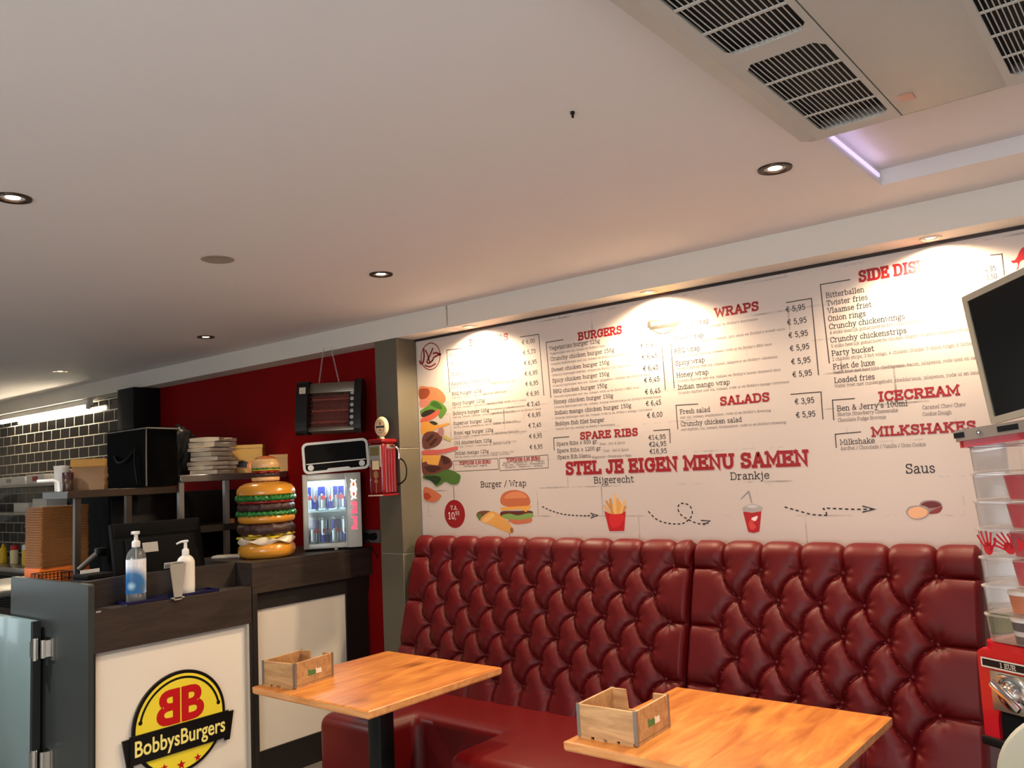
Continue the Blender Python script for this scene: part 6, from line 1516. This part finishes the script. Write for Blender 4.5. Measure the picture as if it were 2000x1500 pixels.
g = MB(); g.box(-.09, .09, -.085, .085, 0, .19, bev=.012, seg=3); g.build('case', M_black, pr_)
g = MB(); g.box(-.07, .07, -.07, .07, .19, .214, bev=.008); g.build('cover', M_blackm, pr_)
g = MB(); g.box(-.03, -.027, -.05, .05, .214, .232); g.build('paper_slip', mat('receipt', (210, 206, 198), .6), pr_)
hs = thing('scanner_handset', 'grey barcode handset leaning on the receipt printer', 'handset', (-4.62, float(onx(160, 1100, -4.62)[1]), .9606))
g = MB(); g.tube([(0, -.02, .215), (0, .02, .245), (0, .075, .285)], [.014, .016, .018], 12); g.build('grip', mat('handset_grey', (70, 62, 54), .4), hs)
g = MB(); g.box(-.022, .022, .070, .125, .275, .32, bev=.008); g.build('head', M_black, hs)
g = MB(); g.tube([(0, -.02, .215), (0, -.02, 0)], .012, 10); g.build('cradle', M_black, hs)
bk = thing('wire_basket', 'black wire basket by the left end of the counter', 'basket', (-4.70, 1.93, .963), 0)
g = MB()
for z in (0.0, .03, .06, .09, .12, .15, .18):
    zz = z + .03
    g.tube([(-.07, -.075, zz), (.07, -.075, zz), (.07, .075, zz), (-.07, .075, zz)], .0022, 6, closed=True)
for k in range(9):
    q = -.07 + .0175 * k
    g.tube([(q, -.075, .0), (q, -.075, .21)], .0018, 6); g.tube([(q, .075, .0), (q, .075, .21)], .0018, 6)
for k in range(9):
    q = -.075 + .01875 * k
    g.tube([(-.07, q, .0), (-.07, q, .21)], .0018, 6); g.tube([(.07, q, .0), (.07, q, .21)], .0018, 6)
g.build('wire_frame', M_black, bk)
# tall stack of flat kraft trays
xs_ = -5.42; ys_ = float(onx(112, 1100, xs_)[1])
zlo = float(onx(110, 1137, xs_)[2]); zhi = float(onx(112, 988, xs_)[2])
ped = thing('prep_table', 'stainless prep table behind the counter under the stack of trays', 'table', (xs_ - .1, ys_ - .05, 0))
g = MB(); g.box(-.55, .20, -.75, .30, zlo - .035, zlo, bev=.003); g.build('worktop', M_steel, ped)
for sx, sy in ((-.52, -.72), (.17, -.72), (-.52, .27), (.17, .27)): MB().box(sx - .02, sx + .02, sy - .02, sy + .02, 0, zlo - .035).build('leg', M_steel, ped)
M_or = mat('orange_card', (216, 104, 24), .5, noise=.05); M_kr2 = mat('kraft_tray', (146, 92, 42), .6, noise=.08)
NT = 24; hT = (zhi - zlo - .10) / NT
tray0 = None
for i in range(NT + 2):
    z = zlo + .0006 + (i * .05 if i < 2 else .10 + (i - 2) * hT)
    pos = 'lowest, bright orange' if i == 0 else 'second from bottom, bright orange' if i == 1 else None
    lb = ('flat kraft food tray, %s in the tall stack behind the counter' % pos) if pos else 'flat brown kraft food tray in the tall stack behind the counter'
    loc = (xs_ + rs.uniform(-.002, .002), ys_ + rs.uniform(-.002, .002), z); rz = R(5 + rs.uniform(-.8, .8))
    if i < 2:
        t = thing('food_tray', lb, 'tray', loc, rz, 'stacked kraft trays'); g = MB(); g.box(-.09, .09, -.15, .15, 0, .0495, bev=.003); g.build('tray', M_or, t)
    elif tray0 is None:
        tray0 = thing('food_tray', lb, 'tray', loc, rz, 'identical brown trays of the tall stack')
        g = MB(); g.prism(rrect(.18, .30, .018, 4), lambda u, v_, d: (u, v_, d), .0012, hT - .0015); g.prism(rrect(.186, .306, .02, 4), lambda u, v_, d: (u, v_, d), hT - .0045, hT - .0012); g.build('tray', M_kr2, tray0)
    else: dup(tray0, loc, rz)

# ------------------------------------------------------------------ far kitchen: back counter, wall shelves, tube light, sauce bottles
bc = thing('back_counter', 'dark back counter along the tiled wall far left', 'counter', (-8.4, 3.2, 0))
g = MB(); g.box(XL + .02, -6.95, 2.95, YW - .003, .915, .95, bev=.003); wb(g, 'worktop', M_steel, bc)
g = MB(); g.box(XL + .02, -6.97, 2.99, YW - .003, .05, .915); wb(g, 'cabinet', mat('kitchen_brown', (52, 40, 34), .5), bc)
g = MB()
for k in range(14): g.box(-8.35, -7.55, 2.984, 2.99, .60 + k * .02, .612 + k * .02)
wb(g, 'vent_grille', M_blackm, bc)
def wall_shelf(label, x0, x1, z, d=.30):
    t = thing('wall_shelf', label, 'shelf', ((x0 + x1) / 2, YW, z - .03), 0, 'steel shelves on the tiled wall')
    g = MB(); g.box(x0, x1, YW - d, YW - .002, z - .025, z, bev=.002, seg=1); wb(g, 'board', M_steel, t)
    for x in (x0 + .2, x1 - .2): g = MB(); g.prism([(YW - .004, z - .15), (YW - .004, z - .025), (YW - d * .8, z - .025)], lambda u, v_, dd: (dd, u, v_), x, x + .02); wb(g, 'bracket', M_steel, t)
    return t
zS = float(ony(50, 946, 3.25)[2]); zS2 = float(ony(70, 1000, 3.25)[2])
wall_shelf('upper steel shelf on the black tiled wall', XL + .1, -7.5, zS); wall_shelf('lower steel shelf on the black tiled wall', XL + .1, -7.4, zS2)
for k, (px, w_, h_, lb) in enumerate(((28, .75, .075, 'white carton of wrap rolls left on the upper tiled-wall shelf'), (80, .38, .085, 'white carton with red mark right on the upper tiled-wall shelf'))):
    q = ony(px, 935, 3.3); t = thing('white_carton', lb, 'carton', (float(q[0]), 3.34, zS), 0, 'white cartons on the wall shelves')
    MB().box(-w_ / 2, w_ / 2, -.09, .09, 0, h_, bev=.003).build('box', mat('white_card', (210, 204, 194), .6), t)
    MB().box(-.06, .06, -.0915, -.09, h_ * .3, h_ * .8).build('red_mark' if k else 'grey_mark', mat('mark_red', (170, 50, 44), .5) if k else mat('mark_grey', (150, 146, 140), .5), t)
for k, (px, w_, h_, lb) in enumerate(((52, .34, .085, 'stack of white papers on the lower tiled-wall shelf'), (88, .30, .12, 'white folded carton leaning right on the lower tiled-wall shelf'))):
    q = ony(px, 995, 3.3); t = thing('white_carton', lb, 'carton', (float(q[0]), 3.34, zS2), 0, 'white cartons on the wall shelves')
    MB().box(-w_ / 2, w_ / 2, -.09, .09, 0, h_, bev=.003).build('box', mat('white_card', (210, 204, 194), .6), t)
ta, tb = ony(2, 826, 3.42), ony(172, 795, 3.42)
tl = thing('tube_light', 'bright fluorescent tube under the beam on the tiled kitchen wall', 'tube light', (float(ta[0] + tb[0]) / 2, 3.42, 2.318))
L2 = float(tb[0] - ta[0]) / 2
MB().tube([(-L2, 0, 0), (L2, 0, 0)], .014, 14).build('tube', emit_mat('tube_glow', (255, 236, 204), 36), tl)
g = MB(); g.box(-L2 - .02, L2 + .03, -.02, .03, .022, .068); 
for s in (-1, 1): g.box(s * L2 - .012, s * L2 + .012, -.016, .016, -.016, .024)
g.build('batten', M_white, tl)
def sauce(px, py, body, capc, label, h_=.17, nozzle=True):
    q = ony(px, py, 3.14)
    t = thing('sauce_bottle', label, 'sauce bottle', (float(q[0]), 3.14, .95), 0, 'sauce bottles on the back counter')
    MB().lathe([(.030, 0), (.034, .004), (.034, h_ * .72), (.030, h_ * .80), (.001, h_ * .80)], n=24).build('bottle', body, t)
    if nozzle: MB().lathe([(.032, h_ * .79), (.032, h_ * .86), (.016, h_ * .95), (.006, h_ * 1.2), (.001, h_ * 1.2)], n=20).build('nozzle', capc, t)
    else: MB().lathe([(.033, h_ * .79), (.033, h_ * 1.0), (.026, h_ * 1.06), (.001, h_ * 1.06)], n=20).build('cap', capc, t)
M_my = mat('mustard_yellow', (236, 196, 30), .35); M_cr = mat('cream_sauce', (236, 220, 170), .35); M_rc = mat('red_cap', (196, 34, 34), .35)
sauce(6, 1078, M_my, M_my, 'yellow squeeze bottle with pointed nozzle, leftmost on the back counter', .15)
sauce(28, 1078, M_cr, M_rc, 'cream sauce bottle with red cap on the back counter', .16, False)
sauce(51, 1076, M_my, M_wp, 'yellow sauce bottle with white cap, nearest the tray stack', .17, False)

# ------------------------------------------------------------------ television on its wall arm
u_ = Vector((-.776, .615, -.139)).normalized(); v_ = Vector((.124, -.067, -.990)); v_ = (v_ - u_ * v_.dot(u_)).normalized()
a_, b_ = Vector(ray(1877, 581)), Vector(ray(1936, 829))
Htv = .345
A_ = np.array([[a_[i], -b_[i]] for i in range(3)]); s_ = np.linalg.lstsq(A_, -np.array(v_) * Htv, rcond=None)[0]
TL = Vector(CAMPOS) + a_ * float(s_[0])
xr_ = -u_; zr_ = -v_; yr_ = zr_.cross(xr_)
Wtv = .60
cen = TL + xr_ * Wtv / 2 - zr_ * Htv / 2
tv = thing('television', 'dark switched-off flat television with pale frame at the right edge', 'television', cen)
tv.rotation_euler = Matrix((xr_, yr_, zr_)).transposed().to_euler()
g = MB(); ringp(g, Wtv, Htv, .006, Wtv - .030, Htv - .034, .002, 0, lambda u, v_, d: (u, d, v_), 0, .016); g.build('frame', mat('television_frame', (186, 172, 150), .3, metal=.3), tv)
g = MB(); g.box(-Wtv / 2 + .015, Wtv / 2 - .015, .004, .012, -Htv / 2 + .017, Htv / 2 - .017); g.build('screen', mat('television_screen', (9, 10, 10), .16), tv)
g = MB(); g.box(-Wtv / 2 + .004, Wtv / 2 - .004, .014, .045, -Htv / 2 + .004, Htv / 2 - .004, bev=.008); g.build('back_shell', M_black, tv)
Mi = (Matrix.Translation(cen) @ tv.rotation_euler.to_matrix().to_4x4()).inverted()
g = MB(); p0 = Vector((.06, .045, 0)); p1 = Mi @ Vector((cen.x + .25, YW - .02, cen.z)); g.tube([p0, p0 + Vector((0, .06, 0)), p1], .015, 10); g.build('wall_arm', M_black, tv)

# ------------------------------------------------------------------ sweets vending machine
AZM = -28.0
cl_ = Vector((-.572, 2.845, 0))
ux = Vector((math.cos(R(AZM)), math.sin(R(AZM)), 0)); uy = Vector((-ux.y, ux.x, 0))
MW = .27
mc = cl_ + ux * MW / 2 + uy * MW / 2
def zat(px, py, P):  # height of a photo point above the vertical line through P
    d = ray(px, py); t = math.hypot(P[0], P[1]) / math.hypot(d[0], d[1]); return 1.6 + d[2] * t
z_foot, z_red, z_base = zat(1930, 1452, cl_), zat(1937, 1436, cl_), zat(1921, 1266, cl_)
z_lid = zat(1867, 872, cl_)
vm = thing('vending_machine', 'red vending machine with clear tiered tower and silver coin knob at the right edge', 'vending machine', (mc.x, mc.y, 0), R(AZM))
M_vr = mat('machine_red', (176, 14, 26), .25, coat=.4)
h = MW / 2
g = MB(); fnm = lambda u, v_, d: (u, d, v_)
# body with an arched chute opening in the front
zr, zb2 = z_red, z_base
prof_arch = [(-.012 + .075 * math.cos(a), zr + .045 + .085 * math.sin(a)) for a in np.linspace(R(180), R(0), 18)]
out = [(-h, zr), (-.087, zr), (-.087, zr + .045)] + prof_arch[1:-1] + [(.063, zr + .045), (.063, zr), (h, zr), (h, zb2 - .01), (h - .01, zb2), (-h + .01, zb2), (-h, zb2 - .01)]
g.prism(out, fnm, -h, -h + .02); g.box(-h, h, -h + .02, h, zr, zb2, bev=.004)
bd_ = g.build('body', M_vr, vm)
g = MB(); g.prism([(-.087, zr), (-.087, zr + .045)] + prof_arch[1:-1] + [(.063, zr + .045), (.063, zr)], fnm, -h + .0125, -h + .0195); g.build('chute', M_blackm, bd_)
g = MB(); g.box(-h - .004, h + .004, -h - .012, h, z_foot, zr, bev=.003); g.build('foot', M_black, vm)
g = MB(); g.prism(rrect(2 * h - .008, 2 * h - .008, .055, 8), lambda u, v_, d: (u, v_, d), zb2, zb2 + .022); g.build('collar', M_vr, vm)
zcoin = zb2 - .105
g = MB(); g.box(-h + .038, -h + .172, -h - .004, -h, zcoin - .062, zcoin + .050, bev=.002); cp = g.build('coin_plate', mat('coin_steel', (186, 170, 148), .3, metal=.85), vm)
g = MB(); g.box(-h + .018, -h + .178, -h - .005, -h, zcoin + .058, zcoin + .082); g.build('price_strip', M_black, vm)
g = MB(); ringp(g, .166, .028, .002, .158, .020, .001, zcoin + .070, lambda u, v_, d: (u - h + .098, -h - .0052 - d, v_), 0, .001); text(g, '1 EUR', -h + .075, zcoin + .064, .012, .16, lambda u, v_, d: (u, -h - .0056 - d, v_), .0004, .05); g.build('price_text', mat('strip_silver', (200, 190, 176), .4), vm)
kx_ = -h + .110
Mk = Matrix.Translation((kx_, -h - .004, zcoin - .004)) @ Matrix.Rotation(R(90), 4, 'X')
g = MB(); g.lathe([(.050, 0), (.050, .006), (.046, .010), (.030, .012), (.026, .026), (.022, .030), (.001, .031)], n=36, mtx=Mk); kn = g.build('coin_knob', M_chrome, cp)
g = MB(); Mh = Mk @ Matrix.Rotation(R(-38), 4, 'Z')
g.box(-.052, .052, -.011, .011, .028, .046, bev=.005, mtx=Mh); g.build('knob_handle', M_chrome, kn)
g = MB(); g.box(kx_ - .040, kx_ + .010, -h - .014, -h - .004, zcoin + .036, zcoin + .046, bev=.002); g.build('coin_slot', M_chrome, cp)
NTI = 7; zt0 = zb2 + .022; zt1 = z_lid; dh = (zt1 - zt0) / NTI
M_clr = clear_mat('tower_plastic', (252, 250, 248), .02, .06, .05); M_clr2 = clear_mat('tower_rim', (250, 246, 244), .16, .10, .14)
def sq(g, ra, za, rb, zb_):
    A_ = rrect(2 * ra, 2 * ra, .055, 8); B_ = rrect(2 * rb, 2 * rb, .055, 8); n = len(A_)
    g.add([(u, v_, za) for u, v_ in A_] + [(u, v_, zb_) for u, v_ in B_], [(i, (i + 1) % n, n + (i + 1) % n, n + i) for i in range(n)], 0, True)
for k in range(NTI):
    z0 = zt0 + k * dh
    g = MB(); r0_ = h - .008
    sq(g, r0_ - .004, z0 + .004, r0_, z0 + dh - .008)
    tr_ = g.build('clear_tier', M_clr, vm)
    g = MB(); sq(g, r0_ - .002, z0 + dh - .008, r0_ + .004, z0 + dh - .006); sq(g, r0_ + .004, z0 + dh - .006, r0_ + .004, z0 + dh - .002); sq(g, r0_ + .004, z0 + dh - .002, r0_ - .002, z0 + dh); g.quad([(u, v_, z0 + .003) for u, v_ in rrect(2 * r0_ - .01, 2 * r0_ - .01, .05, 8)]); g.build('tier_rim', M_clr2, tr_)
lz_ = zt1
lid = MB(); Tl = Matrix.Translation((0, 0, lz_ + .008)) @ Matrix.Rotation(R(-4.5), 4, 'Y')
lid.prism(rrect(MW + .016, MW + .016, .03, 6), lambda u, v_, d: tuple(Tl @ Vector((u, v_, d))), .016, .050); ld = lid.build('lid', mat('lid_grey', (138, 128, 120), .4), vm)
g = MB(); g.prism(rrect(MW + .004, MW + .004, .03, 6), lambda u, v_, d: tuple(Tl @ Vector((u, v_, d))), -.004, .016); g.build('lid_band', M_vr, ld)
for (x0, x1) in ((-h + .004, -h + .040), (.015, .080)):
    g = MB(); g.box(x0, x1, -h - .0095, -h - .008, .026, .042, mtx=Tl); g.build('lid_slot', M_black, ld)
g = MB(); g.lathe([(.009, 0), (.009, .003), (.006, .004), (.001, .004)], n=20, mtx=Tl @ Matrix.Translation((-h + .092, -h - .008, .034)) @ Matrix.Rotation(R(90), 4, 'X')); g.build('lock', M_chrome, ld)
# red hand and arrow stickers on the fourth tier
def wrapf(zc): return lambda u, v_, d: (u, -(h - .008 + d), zc + v_)
def hand(mb, u0, fn, rot, s=1.0, mi=0):
    def rt(p): a = R(rot); return (u0 + s * (p[0] * math.cos(a) - p[1] * math.sin(a)), s * (p[0] * math.sin(a) + p[1] * math.cos(a)))
    mb.add([fn(*rt(p), .0006) for p in ellipse(0, -.012, .0125, .016, 20)], [range(20)], mi)
    for (dx, ang, L_) in ((-.010, 24, .030), (-.0045, 10, .036), (.0015, -3, .036), (.0075, -15, .031)):
        a = R(90 + ang); ribbon(mb, [rt((dx, -.006)), rt((dx + L_ * math.cos(a), -.006 + L_ * math.sin(a)))], .0052 * s, fn, .0006, mi)
    ribbon(mb, [rt((.006, -.016)), rt((.020, -.002)), rt((.024, .010))], .0062 * s, fn, .0006, mi)
zk = zt0 + 3 * dh + dh / 2
M_hand = mat('sticker_red', (186, 26, 36), .4)
for (u0, rot) in ((-.070, 8), (-.012, 48)):
    g = MB(); hand(g, u0, wrapf(zk), rot, 1.2); g.build('hand_sticker', M_hand, vm)
g = MB(); fw_ = wrapf(zk)
pts = [(.026, -.018), (.058, .002), (.026, .022)]; g.add([fw_(u, v_, .0006) for u, v_ in pts], [range(3)]); g.build('arrow_sticker', M_hand, vm)
Mv = Matrix.Translation((mc.x, mc.y, 0)) @ Matrix.Rotation(R(AZM), 4, 'Z')
for i, (k, name) in enumerate(((5, 'uppermost'), (4, 'middle'), (3, 'lower'), (2, 'lowest'))):
    zz = zt0 + k * dh
    w_ = Mv @ Vector((.004, -.060, zz + .005)); cp_ = thing('red_cup', '%s red printed cup in the right half of the clear vending tower' % name, 'cup', w_, R(AZM), 'red cups in the vending tower')
    MB().lathe([(.030, 0), (.040, dh - .022), (.041, dh - .020), (.041, dh - .014), (.001, dh - .014)], n=28).build('cup', mat('cup_red', (190, 36, 52), .4, noise=.2, nscale=30), cp_)
    MB().lathe([(.0345, dh * .34), (.0362, dh * .50)], n=28, cap=False).build('printed_band', mat('cup_pale', (226, 190, 180), .5), cp_)
def tub(x, y, k, m, band, label, hh2):
    w_ = Mv @ Vector((x, y, zt0 + k * dh + .005)); t = thing('dessert_cup', label, 'cup', w_, R(AZM), 'dessert cups in the vending tower')
    MB().lathe([(.034, 0), (.042, hh2 - .010), (.001, hh2 - .010)], n=32).build('cup', m, t)
    MB().lathe([(.044, hh2 - .012), (.045, hh2 - .003), (.041, hh2), (.001, hh2)], n=32).build('lid', M_wp, t)
    if band: MB().lathe([(.0368, hh2 * .28), (.0396, hh2 * .62)], n=32, cap=False).build('label_band', band, t)
tub(-.014, -.066, 0, mat('cup_black', (44, 42, 44), .35), mat('band_grey', (196, 192, 188), .4), 'black and white dessert cup at the bottom of the vending tower', dh - .010)
tub(-.072, .036, 0, mat('cup_green', (112, 132, 74), .4, noise=.1), None, 'green dessert cup at the bottom left of the vending tower', dh - .010)
tub(-.020, -.058, 1, mat('cup_orange', (186, 96, 42), .4, noise=.15, nscale=20), None, 'orange dessert cup on the second tier of the vending tower', dh - .018)
g = MB(); g.tube([(0, 0, .03), (0, 0, z_foot)], .028, 20); g.build('stand_pole', M_black, vm)
g = MB(); g.lathe([(.17, 0), (.17, .02), (.06, .035), (.001, .036)], n=36); g.build('stand_base', M_black, vm)

# ------------------------------------------------------------------ chair at the lower right corner
dch = 1.62
d_ = ray(2106, 1527); d_ = d_ / float((CR @ d_)[2]); cc = Vector(CAMPOS + d_ * dch)
az = math.atan2(cc.y, cc.x) - PI / 2
ch = thing('cafe_chair', 'taupe round-backed chair cut by the lower right corner', 'chair', (cc.x, cc.y, 0), az + R(10))
M_ch = mat('chair_taupe', (150, 142, 122), .42, noise=.03)
Rr = 140.0 / F_PX * dch
Mc = Matrix.Translation((0, 0, cc.z)) @ Matrix.Rotation(R(96), 4, 'X')
g = MB(); g.lathe([(.001, -.010), (Rr * .82, -.012), (Rr * .86, -.004), (Rr * .88, -.004), (Rr * .95, -.006), (Rr, .004), (Rr * .98, .014), (Rr * .8, .018), (.001, .018)], n=56, mtx=Mc); g.build('backrest', M_ch, ch)
g = MB(); g.lathe([(.001, .455), (.185, .455), (.20, .445), (.195, .43), (.001, .43)], (0, -.20, 0), n=48); g.build('seat', M_ch, ch)
for x in (-.06, .06):
    g = MB(); g.tube(cr_spline([(x, -.06, .435), (x, -.01, .47), (x, .0, .60), (x, .004, cc.z - Rr * .6)], 5), .011, 10); g.build('back_support', M_black, ch)
for sx in (-1, 1):
    for sy in (-1, 1): g = MB(); g.tube([(sx * .12, -.20 + sy * .12, .435), (sx * .17, -.20 + sy * .17, 0)], [.014, .011], 10); g.build('leg', M_black, ch)
